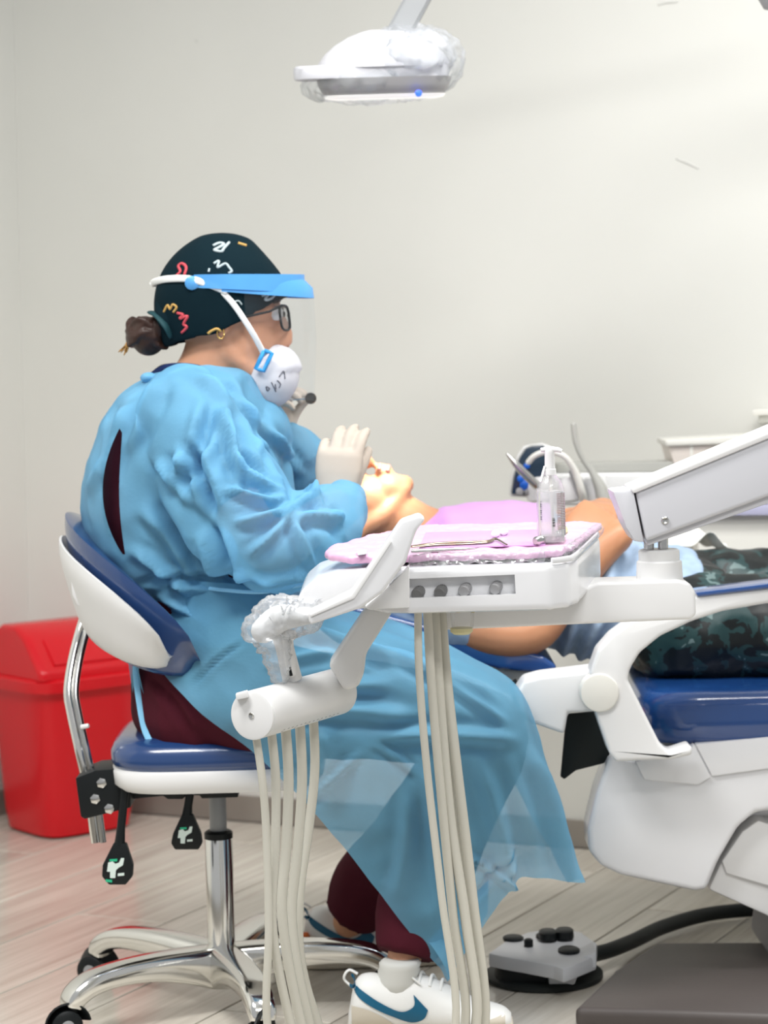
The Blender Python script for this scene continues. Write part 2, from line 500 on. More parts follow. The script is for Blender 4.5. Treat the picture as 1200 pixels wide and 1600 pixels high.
hv = nt.nodes.new('ShaderNodeHueSaturation')
mr = nt.nodes.new('ShaderNodeMapRange'); mr.inputs['To Min'].default_value = 0.86; mr.inputs['To Max'].default_value = 1.1
nt.links.new(oi.outputs['Random'], mr.inputs['Value']); nt.links.new(mr.outputs[0], hv.inputs['Value'])
nt.links.new(cr.outputs[0], hv.inputs['Color']); nt.links.new(hv.outputs[0], b.inputs['Base Color'])
M['plank'] = m

# dark camouflage trousers
m = mat('dark_camouflage_cloth', (0.01, 0.02, 0.022), 0.45, spec=0.4, bump=0.2, bscale=90)
nt = m.node_tree; b = nt.nodes['Principled BSDF']
tc = nt.nodes.new('ShaderNodeTexCoord')
n1 = nt.nodes.new('ShaderNodeTexNoise'); n1.inputs['Scale'].default_value = 17; n1.inputs['Detail'].default_value = 3; n1.inputs['Distortion'].default_value = 1.2
nt.links.new(tc.outputs['Object'], n1.inputs['Vector'])
cr = nt.nodes.new('ShaderNodeValToRGB'); cr.color_ramp.interpolation = 'CONSTANT'
e = cr.color_ramp.elements
e[0].position = 0; e[0].color = (0.003, 0.006, 0.007, 1)
e[1].position = 0.52; e[1].color = (0.012, 0.040, 0.042, 1)
q = e.new(0.63); q.color = (0.11, 0.17, 0.17, 1)
nt.links.new(n1.outputs['Fac'], cr.inputs[0]); nt.links.new(cr.outputs[0], b.inputs['Base Color'])
M['camo'] = m

# ------------------------------------------------------------------ the room (turned 27 degrees to the line of sight)
YAW = math.radians(27)
W = Vector((math.cos(YAW), -math.sin(YAW), 0))        # along the back wall, to the right
N = Vector((math.sin(YAW), math.cos(YAW), 0))         # towards the back wall
def R3(a, n, z=0): return W * a + N * n + Vector((0, 0, z))
WALL_N, WALL_A = 4.76, -3.449
def rbox(name, a0, a1, n0, n1, z0, z1, m, bevel=0.0, parent=None):
    me = prism_mesh([R3(a0, n0, z0), R3(a1, n0, z0), R3(a1, n1, z0), R3(a0, n1, z0)], (0, 0, z1 - z0), bevel)
    return new(name, me, m, parent)
fl = rbox('floor', WALL_A, 1.6, 0.6, WALL_N, -0.05, -0.003, M['grout'])
tag(fl, 'pale wood-look plank tile floor of the surgery', 'floor', kind='structure')
wb = rbox('wall_back', WALL_A, 1.6, WALL_N, WALL_N + 0.1, -0.05, 2.9, M['wall'])
tag(wb, 'plain off-white painted wall behind the dental chair', 'wall', kind='structure')
wl = rbox('wall_left', WALL_A - 0.1, WALL_A, 1.6, WALL_N + 0.1, -0.05, 2.9, M['wall'])
tag(wl, 'sliver of off-white side wall left of the red bin', 'wall', kind='structure')
bb = rbox('baseboard_back', WALL_A + 0.012, 1.6, WALL_N - 0.012, WALL_N, 0, 0.062, M['base'], 0.002)
tag(bb, 'low taupe tile baseboard along the back wall', 'baseboard', kind='structure')
bl = rbox('baseboard_left', WALL_A, WALL_A + 0.012, 1.6, WALL_N, 0, 0.062, M['base'], 0.002)
tag(bl, 'low taupe tile baseboard along the left wall', 'baseboard', kind='structure')
PWD, PLN = 0.2095, 1.19
pl_me = {}
def plank(a, n0, n1):
    key = round(n1 - n0, 3)
    if key not in pl_me:
        me = prism_mesh([(-PWD / 2 + .0019, 0, -0.004), (PWD / 2 - .0019, 0, -0.004), (PWD / 2 - .0019, key - .003, -0.004), (-PWD / 2 + .0019, key - .003, -0.004)], (0, 0, 0.004), 0.0012, 1)
        me.materials.append(M['plank'])
        pl_me[key] = me
    o = bpy.data.objects.new('plank', pl_me[key])
    COL.objects.link(o)
    o.location = R3(a + PWD / 2, n0)
    o.rotation_euler = (0, 0, -YAW)
    o.parent = fl
k0 = -2.6775
for k in range(-4, 14):
    a = k0 + k * PWD
    st = 3.835 - 4 * PLN + (0, 0.44, -0.31, 0.71)[k % 4] if k else 3.835 - 3 * PLN
    n = st
    while n < WALL_N - 0.02:
        n0, n1 = max(n, 2.35), min(n + PLN, WALL_N - 0.013)
        if n1 - n0 > 0.02:
            c = R3(a + PWD / 2, (n0 + n1) / 2)
            plank(a, round(n0, 3), round(n1, 3))
        n += PLN

# faint scuffs in the paint
_wt = bvh(wb)
for pts, w_ in (([(1056, 248), (1075, 255), (1092, 264)], .0035), ([(1028, 8), (1040, 4), (1060, 3)], .004), ([(305, 62), (309, 66)], .003)):
    s_ = [hit(_wt, x, y, .0004) for x, y in spline(pts, 5)]
    MB().add(*tube(s_, [w_ * (.4 + .6 * math.sin(PI * (i + .5) / len(s_))) for i in range(len(s_))], 6, flat=.12, up=-N)).build('scuff', mat('paint_scuff', (.64, .64, .605), .7), wb, 180)
# ------------------------------------------------------------------ red bin
def make_bin():
    ang = math.radians(38)
    A = Vector((math.cos(ang), math.sin(ang), 0)); B = Vector((-math.sin(ang), math.cos(ang), 0))
    corner = F(78, 1316)
    S = 0.243
    c0 = corner + (A + B) * (S / 2); c0.z = 0
    t = thing('waste_bin', 'red plastic swing-lid waste bin against the wall', 'bin', c0)
    def ring(h, z, n=5): return [c0 + A * p.x + B * p.y + Vector((0, 0, z)) for p in superring((0, 0), h, h, 0, n, 40)]
    b = S / 2
    m = MB().add(*rings([ring(b - .02, 0.0), ring(b - .004, 0.006), ring(b + .003, .05), ring(b + .024, .352), ring(b + .026, .362)]))
    m.build('body', M['red'], t)
    m = MB().add(*rings([ring(b + .02, .345), ring(b + .043, .347), ring(b + .045, .372), ring(b + .036, .378), ring(b + .02, .378)]))
    m.build('rim', M['red'], t)
    def sec(a, k):        # lid profile, across B
        h = b + .03
        pr = ((-h, .374), (-h, .395), (-h * .55, .47), (-h * .25, .496), (h * .25, .496), (h * .55, .47), (h, .395), (h, .374))
        return [c0 + A * a + B * (y * k) + Vector((0, 0, .374 + (z - .374) * (0.5 + 0.5 * k) )) for y, z in pr]
    h = b + .03
    m = MB().add(*rings([sec(-h, .93), sec(-h + .012, 1), sec(h - .012, 1), sec(h, .93)]))
    me = m.mesh()
    o = new('lid', me, M['red'], t, 30)
    bv = o.modifiers.new('bevel', 'BEVEL'); bv.width = 0.006; bv.segments = 3; bv.limit_method = 'ANGLE'
    # swing flap on the slope that faces the room
    def q(a, y, z, o=0.004):
        nv = (B * -0.66 + Vector((0, 0, .75))).normalized()
        return c0 + A * a + B * y + Vector((0, 0, z)) + nv * o
    y0, z0, y1, z1 = -h * .93, .408, -h * .58, .463
    me = prism_mesh([q(-h * .72, y0, z0, -.004), q(h * .72, y0, z0, -.004), q(h * .72, y1, z1, -.004), q(-h * .72, y1, z1, -.004)], (B * -0.66 + Vector((0, 0, .75))).normalized() * .009, .003)
    new('swing_flap', me, M['red'], t, 40)
make_bin()

# ------------------------------------------------------------------ operator stool
def make_stool():
    D0 = 3.93
    hub = F(347, 1563); hub.z = 0
    hub.y = D0; hub.x = P(346, 1480, D0).x
    t = thing('operator_stool', 'navy and white operator stool with polished star base and casters', 'stool', hub)
    X, Y = hub.x, hub.y
    zc = lambda y: P(346, y, D0).z
    MB().add(*lathe((X, Y, 0), (0, 0, 1), [(zc(1522), .020), (zc(1520), .0235), (zc(1306), .0235), (zc(1302), .022)])).build('column_cover', M['chrome'], t)
    MB().add(*lathe((X, Y, 0), (0, 0, 1), [(zc(1309), .0242), (zc(1300), .0242), (zc(1297), .020)])).build('column_collar', M['black'], t)
    MB().add(*lathe((X, Y, 0), (0, 0, 1), [(zc(1310), .0145), (zc(1235), .0145)])).build('gas_rod', M['greymetal'], t)
    # star base
    Rr = 0.295
    m0 = None
    for i, a in enumerate((143, 215, 287, 359, 71)):
        d = Vector((math.cos(math.radians(a)), math.sin(math.radians(a)), 0))
        c = Vector((X, Y, 0))
        pts = spline([(*(c + d * r + Vector((0, 0, z))), w_, h_) for r, z, w_, h_ in ((.012, .072, .030, .038), (.06, .082, .029, .031), (.13, .092, .027, .023), (.20, .093, .025, .019), (.25, .086, .024, .018), (.28, .070, .023, .017), (.288, .052, .020, .015))], 5)
        me = MB().add(*bar([p[:3] for p in pts], [(p[4], p[3]) for p in pts], up=None if False else (0, 0, 1))).mesh()
        o = new('base_leg', me, M['chrome'], t, 60)
        sb = o.modifiers.new('sub', 'SUBSURF'); sb.levels = 1; sb.render_levels = 1
        # caster, turned its own way
        e = c + d * 0.286
        ca = (160, 200, 250, 330, 30)[i]
        cd = Vector((math.cos(math.radians(ca)), math.sin(math.radians(ca)), 0))
        sd = Vector((-cd.y, cd.x, 0))
        w0 = e + cd * 0.012 + Vector((0, 0, .0265))
        hood = []
        for s in (-1, 1):
            hood.append(lathe(w0 + sd * (.002 * s), sd * s, [(0, .0235), (.003, .0262), (.017, .0262), (.0205, .021), (.0205, .0)], 24))
        cm = MB()
        for hh in hood: cm.add(*hh)
        co = cm.build('caster', M['black'], t)
        MB().add(*lathe(e + Vector((0, 0, .03)), (0, 0, 1), [(0, .011), (.038, .0095)], 14)).build('stem', M['black'], co)
        hm = MB()
        arc = [w0 + cd * (math.cos(q) * .030) + Vector((0, 0, math.sin(q) * .030)) for q in np.linspace(-0.1, PI * 0.95, 12)]
        hm.add(*bar(arc, (.002, .021), up=None)).build('hood', M['black'], co)
        for s in (-1, 1): MB().add(*lathe(w0 + sd * (.0225 * s), sd * s, [(-.002, .012), (.0005, .0115), (.001, .006)], 20)).build('wheel_hub', M['greymetal'], co)
    # seat
    sc = Vector((P(346, 1170, D0).x, D0))
    b = MB().add(*slab(sc, .178, .195, [(.404, .035), (.400, .012), (.410, .002), (.432, .0), (.438, .004), (.438, .02)], 4.2))
    b.build('seat_shell', M['white'], t, 50)
    b = MB().add(*slab(sc, .178, .195, [(.434, .02), (.437, .004), (.447, -.001), (.462, -.001), (.474, .005), (.482, .016), (.487, .036), (.490, .07), (.491, .12)], 4.2))
    b.build('seat', M['vinyl'], t, 80)
    # plate and mechanism under the seat
    new('mechanism_plate', pprism([(197, 1232), (372, 1238), (372, 1246), (315, 1248), (312, 1243), (292, 1243), (285, 1249), (262, 1249), (255, 1244), (215, 1248), (197, 1250)], 3.84, 4.02, .002), M['black'], t, 30)
    new('back_bracket', pprism([(118, 1216), (148, 1204), (205, 1200), (204, 1262), (132, 1280), (126, 1276)], 3.80, 3.90, .002), M['black'], t, 30)
    for x, y in ((159, 1223), (149, 1248), (171, 1263)):
        MB().add(*lathe(P(x, y, 3.802), (0, -1, 0), [(-.004, .0098), (.001, .0098), (.004, .0085), (.006, .004)], 6)).build('bolt', M['steel'], t)
    MB().add(*lathe(P(127, 1136, 3.835), (1, -.3, .2), [(0, .004), (.012, .004), (.014, .003)], 10)).build('stop_pin', M['white'], t)
    # bent flat tube that carries the backrest
    pts = spline([P(150, 1316, 3.85), P(139, 1240, 3.85), P(124, 1170, 3.85), P(112, 1115, 3.86), P(107, 1080, 3.87), P(113, 1035, 3.89), P(124, 990, 3.91), P(136, 950, 3.93), P(142, 920, 3.93)], 8)
    MB().add(*tube(pts, .0085, 14, flat=1.0)).build('back_tube', M['chrome'], t, 60)
    MB().add(*tube([Vector(p) + Vector((.012, -.002, 0)) for p in pts[:-14]], .006, 10)).build('back_tube', M['steel'], t, 60)
    # two paddle levers with printed pictograms
    def lever(pts, paddle, D, icon, s):
        me = MB().add(*tube([P(*p, D) for p in pts], [.007] * (len(pts) - 1) + [.009], 10)).mesh()
        o = new('lever', me, M['black'], t, 60)
        new('paddle', pprism(paddle, D - .008, D + .008, .003), M['black'], o, 40)
        ix, iy = icon
        DD = D - .0088
        def ico(poly, mt, nm):
            new(nm, pprism([(ix + x * s, iy + y * s) for x, y in poly], DD - .0006, DD + .001, 0), M[mt], o)
        ico([(-10, -10), (-3, -12), (1, -8), (7, -10), (10, -17), (15, -17), (13, -6), (6, -2), (2, 2), (1, 14), (-7, 14), (-7, 4), (-12, 4)], 'iconw', 'pictogram')
        ico([(-8, -15), (4, -16), (4, -12), (-8, -12)], 'green', 'pictogram_mark')
        ico([(5, 7), (15, 6), (15, 10), (5, 11)], 'iconw', 'pictogram_letters')
        if s > .9: ico([(-14, 16), (-4, 17), (-4, 21), (-14, 20)], 'green', 'pictogram_mark')
    lever([(196, 1215), (193, 1255), (189, 1295), (187, 1320)], [(177, 1318), (197, 1318), (208, 1352), (207, 1370), (196, 1383), (170, 1383), (159, 1370), (160, 1352)], 3.79, (179, 1358), 1.0)
    lever([(297, 1240), (294, 1258), (292, 1276)], [(284, 1273), (301, 1273), (314, 1303), (316, 1318), (310, 1328), (273, 1328), (267, 1318), (270, 1303)], 3.83, (288, 1306), .85)
    # backrest: a shell and a cushion curved round the sitter's back
    C = Vector((-0.335, 3.93, 0))
    def back(r0, r1, grow, puff, m_, nm, smooth, pm, dz):
        nu, nv = 40, 14
        outer, inner = [], []
        for i in range(nu + 1):
            q = -1 + 2 * i / nu
            ph = q * pm
            hh = (.088 + grow) * max(1 - abs(q) ** (2.8 if nm != 'backrest' else 2.3), 0.0004) ** 0.5
            zc_ = .748 + dz - .095 * (abs(ph) / math.radians(80)) ** 1.6
            ro, ri = [], []
            for j in range(nv + 1):
                s = -1 + 2 * j / nv
                edge = max(1 - abs(s) ** 4, 0) * max(1 - abs(q) ** 6, 0)
                lean = .02 * s
                for rr, lst in ((r0 + puff[0] * (edge - 1), ro), (r1 - puff[1] * (edge ** .7), ri)):
                    r = rr + lean
                    lst.append(C + Vector((-math.cos(ph) * r, math.sin(ph) * r * 1.17, zc_ + s * hh)))
            outer.append(ro); inner.append(ri)
        m = MB()
        rs = [o_ + i_[::-1] for o_, i_ in zip(outer, inner)]
        m.add(*rings(rs))
        return new(nm, m.mesh(), m_, t, smooth)
    back(.212, .200, -.012, (.008, .0), M['white'], 'backrest_shell', 60, math.radians(85), -.012)
    back(.201, .190, .012, (.008, .040), M['vinyl'], 'backrest', 70, math.radians(98), .004)
    new('backrest_mount', pprism([(108, 885), (112, 930), (120, 946), (164, 972), (168, 945), (154, 912), (132, 884)], 3.80, 3.96, .006, 2), M['white'], t, 50)
    for x, y, D in ((139, 923, 3.80), (199, 952, 3.728)):
        MB().add(*lathe(P(x, y, D), (-.3, -1, 0), [(-.002, .0085), (.0015, .0085), (.002, .006), (-.001, .005)], 18)).build('screw_hole', M['lamp'], t)
make_stool()

# ------------------------------------------------------------------ dental lamp
def make_lamp():
    D = 4.15
    k = D / FPX
    c = P(602, 110, D)
    t = thing('dental_lamp', 'white dental operating lamp wrapped in clear film, hanging over patient', 'lamp', c)
    def hz(y): return P(602, y, D).z
    # flat handle panel
    tl_ = Matrix.Translation(c) @ Matrix.Rotation(math.radians(5.5), 4, 'X') @ Matrix.Translation(-c)      # head tips towards the dentist's side
    def tip(me): me.transform(tl_); return me
    me = MB().add(*slab((P(580, 110, D).x, D), 121 * k, .095, [(hz(123), .006), (hz(122), .001), (hz(106), 0), (hz(102), .004)], 5)).mesh()
    new('handle_panel', tip(me), M['lamp'], t, 50)
    # domed body
    prof = [(hz(106), 0), (hz(97), .001), (hz(84), .012), (hz(70), .031), (hz(58), .055), (hz(50), .08), (hz(47), .094)]
    me = MB().add(*slab((P(600, 100, D).x, D), 103 * k, .10, prof, 2.6)).mesh()
    new('body', tip(me), mat('lamp_dome', (.64, .64, .67), .35), t, 60)
    prof = [(hz(122), .0), (hz(134), .004), (hz(146), .012), (hz(149), .02)]
    me = MB().add(*slab((P(600, 130, D).x, D), 106 * k, .102, prof, 3)).mesh()
    new('lower_housing', tip(me), M['lampd'], t, 60)
    me = MB().add(*slab((P(600, 130, D).x, D), 106 * k, .102, [(hz(148), .012), (hz(153), .016), (hz(155), .03)], 3)).mesh()
    new('lens', tip(me), M['lens'], t, 60)
    MB().add(*lathe(P(654, 146, D - .098), (0, -1, -.2), [(-.004, .006), (.002, .006), (.004, .003)], 14)).build('status_light', M['led'], t)
    MB().add(*lathe(P(682, 120, D - .075), (.3, -1, 0), [(-.002, .003), (.003, .003)], 10)).build('screw', M['black'], t)
    pts = [P(618, 62, D), P(642, 18, D), P(690, -70, D), P(760, -170, D)]
    MB().add(*bar(pts, (.022, .022))).build('arm', M['greymetal'], t, 30)
    pts = [P(760, -170, D), P(980, -175, D), P(1190, -170, D)]
    MB().add(*bar(pts, (.022, .022))).build('arm', M['greymetal'], t, 30)
    MB().add(*lathe(P(1218, -180, D), (0, 0, -1), [(-.02, .05), (.17, .05), (.20, .046), (.222, .034), (.228, .01)], 32)).build('swivel_joint', M['grey'], t)
    # clear film round it
    m = blob([ellipsoid(P(643, 97, D), 74 * k, .105, 48 * k), ellipsoid(P(575, 134, D), 95 * k, .095, 16 * k)], .005, 1)
    a = coords(m); nr = normals(m)
    d = np.array([.011 * (1 - 2 * abs(noise.noise(Vector(p) * 22))) + .006 * (1 - 2 * abs(noise.noise(Vector(p) * 47 + Vector((3, 1, 2))))) for p in a])
    put(m, a + nr * d[:, None])
    new('clear_film', m, M['film'], t, 25)
    # tight bunched film on the right half
    m = blob([ellipsoid(P(652, 88, D - .03), 52 * k, .085, 34 * k)], .005, 1)
    a = coords(m); nr = normals(m)
    d = np.array([.010 * (1 - 2 * abs(noise.noise(Vector(p) * 36))) + .005 * noise.noise(Vector(p) * 80) for p in a])
    put(m, a + nr * d[:, None])
    new('clear_film', m, M['film2'], t, 180)
    l = bpy.data.lights.new('lamp_beam', 'SPOT')
    l.energy = 130; l.spot_size = math.radians(10); l.spot_blend = 0.35; l.shadow_soft_size = 0.04; l.color = (1, .95, .85)
    o = bpy.data.objects.new('lamp_beam', l); COL.objects.link(o)
    s = P(602, 165, D)
    o.location = s
    o.rotation_euler = (P(598, 740, 4.2) - s).to_track_quat('-Z', 'Y').to_euler()
    o.parent = t; o.matrix_parent_inverse = Matrix.Translation(-c)
make_lamp()

# ------------------------------------------------------------------ delivery unit (instrument table, its arm, handpiece holder and hoses)
TZ0, TSL = .813, .05                                   # tray plane: height at depth 3.15, slope away from the lens
def tray_z(D): return TZ0 + TSL * (D - 3.15)
def T(px, py, up=0.0):
    """point on the tray plane seen at a pixel"""
    lo, hi = 2.9, 4.2
    for _ in range(40):
        mid = (lo + hi) / 2
        if P(px, py, mid).z > tray_z(mid) + up: lo = mid
        else: hi = mid
    return P(px, py, lo)
def tray_pt(px, D, up=0.0):
    """point on the tray plane at depth D in the column of pixel px"""
    y0 = 860
    for _ in range(6):
        p = P(px, y0, D)
        y0 += (p.z - (tray_z(D) + up)) * FPX / D
    return P(px, y0, D)
def make_unit():
    t = thing('delivery_unit', 'white dental delivery unit with instrument table, swing arm and hanging hoses', 'dental unit', P(1030, 900, 3.32))
    new('table_head', pprism([(464, 938), (472, 922), (492, 905), (525, 894), (570, 889), (632, 885), (632, 946), (560, 952), (480, 962), (466, 950)], 3.155, 3.42, .012, 4), M['white2'], t, 40)
    plan = [(575, 3.19), (600, 3.16), (640, 3.15), (860, 3.15), (888, 3.165), (903, 3.20), (938, 3.42), (925, 3.45), (620, 3.45), (580, 3.40)]
    me = prism_mesh([tray_pt(x, D) for x, D in plan], (0, 0, -.064), .011, 4)
    a, b = P(637, 905, 3.12), P(806, 935, 3.12)
    cut = prism_mesh([P(637, 908, 3.12), P(806, 901, 3.12), P(808, 932, 3.12), P(640, 938, 3.12)], (0, .046, 0), 0)
    me = difference(me, [cut])
    new('table_body', me, M['white2'], t, 35)
    # black sheet painting the shadow gap under the tray, and raised rim, right end
    me = prism_mesh([tray_pt(x, D, .0005) for x, D in ((640, 3.17), (860, 3.17), (890, 3.21), (922, 3.42), (640, 3.42), (620, 3.2))], (0, 0, .003), .001)
    new('table_gap_shadow', me, M['black'], t, 30)
    rim = [tray_pt(x, D, .004) for x, D in ((862, 3.153), (886, 3.168), (901, 3.205), (934, 3.415))]
    MB().add(*bar(spline(rim, 6), (.004, .0022), up=(0, 0, 1))).build('table_rim', M['white2'], t, 40)
    for x, y in ((654, 925), (689, 923), (727, 920), (775, 917)):
        ax = Vector((-.35, -1, -.28)).normalized()
        base = P(x + 3, y - 3, 3.172)
        m = MB()
        seg = 40
        n = ax.orthogonal().normalized(); bb_ = ax.cross(n)
        rs = []
        for dd, r, kn in ((0, .0085, 1), (.016, .0083, 1), (.0165, .0078, 0), (.018, .007, 0)):
            rs.append([base + ax * dd + (n * math.cos(2 * PI * j / seg) + bb_ * math.sin(2 * PI * j / seg)) * (r - (.0006 if kn and j % 2 else 0)) for j in range(seg)])
        m.add(*rings(rs))
        ko = m.build('knob', M['grey'] if x > 700 else M['knob'], t, 30)
    # angular handle in front
    out = [(655, 803), (665, 811), (651, 829), (633, 880), (598, 926), (563, 951), (484, 977), (480, 957), (549, 924), (610, 836), (626, 813)]
    new('handle', pprism(out, 3.085, 3.125, .005, 3), M['white2'], t, 35)
    new('handle_lip', pprism([(632, 826), (650, 829), (634, 879), (606, 914), (602, 900), (622, 866)], 3.123, 3.15, .002), M['lamp'], t, 35)
    new('handle_trim', pprism([(549, 930), (608, 843), (612, 847), (554, 935), (486, 964), (485, 960)], 3.082, 3.09, .0008), M['white'], t, 35)
    new('handle_joint', pprism([(596, 926), (640, 884), (640, 950), (575, 953), (570, 948)], 3.135, 3.19, .004), M['white'], t, 35)
    # strut and handpiece holder
    new('holder_strut', pprism([(573, 950), (620, 946), (572, 1022), (569, 1052), (560, 1074), (538, 1080), (513, 1040)], 3.27, 3.335, .008, 3), M['white'], t, 40)
    a = P(393, 1118, 3.14); b = a + Vector((.112, .207, 0))
    ax = (b - a).normalized()
    L = (b - a).length
    body = MB().add(*lathe(a, ax, [(0, .030), (.001, .0335), (.004, .0335), (.0045, .032), (.006, .032), (.0065, .0335), (L, .0335), (L + .004, .03)], 48)).build('holder_tube', M['white'], t, 35)
    MB().add(*lathe(a, -ax, [(-.001, .0022), (.001, .0042), (.0015, .0038), (.0005, .0018)], 14)).build('end_screw', M['steel'], body)
    new('index_tab', pprism([(368, 1085), (386, 1080), (388, 1090), (369, 1094)], 3.135, 3.15, .001), M['white'], body, 30)
    nn = ax.cross(Vector((0, 0, 1))).normalized()          # towards the lens side of the tube
    if nn.y > 0: nn = -nn
    for i in range(14):
        d_ = .05 + i * .0115
        for ang in ((-50,) if i % 3 else (-50, -58)):
            q = math.radians(ang)
            nrm = nn * math.cos(q) + Vector((0, 0, 1)) * math.sin(q)
            MB().add(*lathe(a + ax * d_ + nrm * .0333, nrm, [(-.001, .0016), (.0004, .0016)], 8)).build('vent_hole', M['grey'], body)
    # triple syringe parked on the holder, its grip wrapped in film
    g0, g1 = P(434, 968, 3.22), P(457, 1062, 3.235)
    sy = MB().add(*tube([g0, g0.lerp(g1, .5), g1], [.0145, .013, .014], 16)).build('air_syringe', M['white'], t, 50)
    MB().add(*tube([P(449, 994, 3.205), P(455, 1050, 3.215)], .0075, 10, round_ends=True)).build('trigger', M['white'], sy, 60)
    MB().add(*lathe(P(454, 992, 3.202), (-.3, -1, .2), [(-.004, .008), (.003, .0075), (.005, .004)], 14)).build('push_button', M['white2'], sy)
    MB().add(*tube([P(453, 1042, 3.208), P(455, 1056, 3.208)], .0022, 6)).build('slot_mark', M['black'], sy)
    MB().add(*chain([(P(412, 985, 3.2), .018), (P(438, 966, 3.2), .019), (P(480, 962, 3.15), .012)], 14)).build('grip_knob', M['white'], sy, 60)
    m = blob([chain([(P(408, 984, 3.2), .022), (P(436, 966, 3.2), .028), (P(478, 962, 3.16), .02)], 16), ellipsoid(P(425, 1000, 3.2), .022, .024, .02), chain([(P(428, 1000, 3.2), .018), (P(437, 1050, 3.21), .012)], 12)], .0035, 1)
    a_ = coords(m); nr = normals(m)
    d = np.array([.005 * (1 - 2 * abs(noise.noise(Vector(p) * 60))) + .0035 * (1 - 2 * abs(noise.noise(Vector(p) * 140))) for p in a_])
    put(m, a_ + nr * d[:, None])
    new('clear_film', m, M['film2'], t, 180)
    m = MB()
    for i in range(16):            # loose frayed film strands
        x, y = random.uniform(440, 492), random.uniform(938, 960)
        p0 = P(x, y + 8, 3.16); p1 = P(x + random.uniform(-6, 16), y - random.uniform(0, 14), 3.15)
        m.add(*tube([p0, p0.lerp(p1, .5) + Vector((0, 0, .003)), p1], [.0018, .0013, .0004], 5))
    m.build('film_shreds', M['film2'], t)['kind'] = 'stuff'
    # hoses: from holder down in a loop and up under the table
    Ls = [[(400, 1150, 3.155), (410, 1220, 3.155), (416, 1300, 3.16), (420, 1450, 3.16), (417, 1590, 3.16), (440, 1700, 3.17)],
          [(424, 1142, 3.19), (431, 1220, 3.19), (430, 1330, 3.18), (426, 1450, 3.17), (452, 1590, 3.18), (490, 1710, 3.19)],
          [(446, 1132, 3.23), (451, 1220, 3.23), (447, 1330, 3.22), (441, 1430, 3.21), (464, 1570, 3.21), (505, 1710, 3.21)],
          [(468, 1120, 3.27), (472, 1220, 3.27), (465, 1330, 3.26), (456, 1440, 3.25), (478, 1575, 3.24), (520, 1710, 3.24)],
          [(489, 1108, 3.31), (492, 1200, 3.31), (483, 1290, 3.30), (468, 1400, 3.28), (470, 1500, 3.27), (497, 1600, 3.27), (545, 1715, 3.27)]]
    Rs = [[(712, 1600, 3.2), (690, 1400, 3.2), (667, 1200, 3.2), (655, 1050, 3.2), (653, 940, 3.2)],
          [(727, 1600, 3.22), (708, 1430, 3.22), (690, 1250, 3.22), (675, 1080, 3.23), (667, 940, 3.23)],
          [(744, 1600, 3.22), (728, 1440, 3.22), (704, 1280, 3.23), (688, 1100, 3.25), (678, 940, 3.26)],
          [(757, 1600, 3.24), (738, 1400, 3.24), (714, 1200, 3.25), (699, 1070, 3.27), (688, 940, 3.28)],
          [(752, 1600, 3.27), (735, 1420, 3.27), (706, 1200, 3.28), (692, 1060, 3.3), (684, 940, 3.31)]]
    for i, (l, r) in enumerate(zip(Ls, Rs)):
        zb = .02 + .012 * i
        e, s = P(*l[-1]), P(*r[0])
        mid = [Vector((e.x + .06, e.y, zb + .02)), Vector(((e.x + s.x) / 2 + .02, (e.y + s.y) / 2, zb)), Vector((s.x - .05, s.y, zb + .03))]
        pts = [P(*q) for q in l] + mid + [P(*q) for q in r]
        MB().add(*tube(spline(pts, 7), (.0056, .0064, .0072, .0072, .0068)[i], 10)).build('hose', M['hose'], t, 80)
    # filter cup, table lock
    cup = MB().add(*lathe(P(722, 945, 3.24), (0, 0, -1), [(0, .017), (.02, .0165), (.033, .015), (.034, .014)], 24)).build('filter_cup', M['bottle'], t)
    MB().add(*lathe(P(721, 981, 3.24), (0, 0, -1), [(0, .016), (.005, .016), (.009, .011)], 20)).build('filter_seal', mat('yellowed_plastic', (.62, .58, .33), .4), cup)
    for x in (695, 716, 739):
        MB().add(*tube([P(x, 945, 3.225), P(x, 957, 3.225)], .0025, 8)).build('brass_fitting', mat('dull_brass', (.5, .42, .2), .35, metal=.6), t)
    lk = MB().add(*lathe(P(829, 941, 3.22), (0, 0, -1), [(-.004, .011), (.004, .012), (.01, .008)], 20)).build('table_lock', M['cream'], t)
    MB().add(*lathe(P(829, 938, 3.215), (0, 0, 1), [(0, .008), (.004, .006)], 12)).build('lock_button', M['black'], lk)
    # carrier bracket, pivot and swing arm
    new('carrier_bracket', pprism([(690, 951), (691, 985), (1080, 968), (1088, 960), (1087, 925), (1078, 911), (1060, 906), (935, 910), (912, 920), (890, 945)], 3.28, 3.36, .008, 3), M['white'], t, 40)
    z0, z1 = P(1030, 908, 3.32).z, P(1030, 858, 3.32).z
    x0 = P(1030, 880, 3.32).x
    MB().add(*lathe((x0, 3.32, 0), (0, 0, 1), [(z0 - .01, .036), (z0 + .004, .0335), (z1 - .018, .0325), (z1 - .0165, .031), (z1 - .0155, .0295), (z1 - .002, .0295), (z1, .027)], 36)).build('pivot_post', M['white'], t, 35)
    for x in (1014, 1036):
        MB().add(*tube([P(x, 866, 3.32), P(x, 830, 3.32)], .0075, 10)).build('pivot_pin', M['steel'], t)
    # arm runs up to the right
    new('swing_arm', pprism([(993, 768), (1200, 682), (1420, 590), (1420, 690), (1200, 776), (1010, 846)], 3.275, 3.365, .006, 3), M['lamp'], t, 40)
    new('arm_channel', pprism([(1008, 838), (1200, 768), (1420, 684), (1420, 702), (1200, 787), (1012, 853)], 3.285, 3.355, .003), M['lamp'], t, 40)
    new('arm_end_cap', pprism([(957, 768), (972, 766), (990, 764), (1007, 848), (991, 846), (978, 824)], 3.275, 3.365, .005), M['lamp'], t, 40)
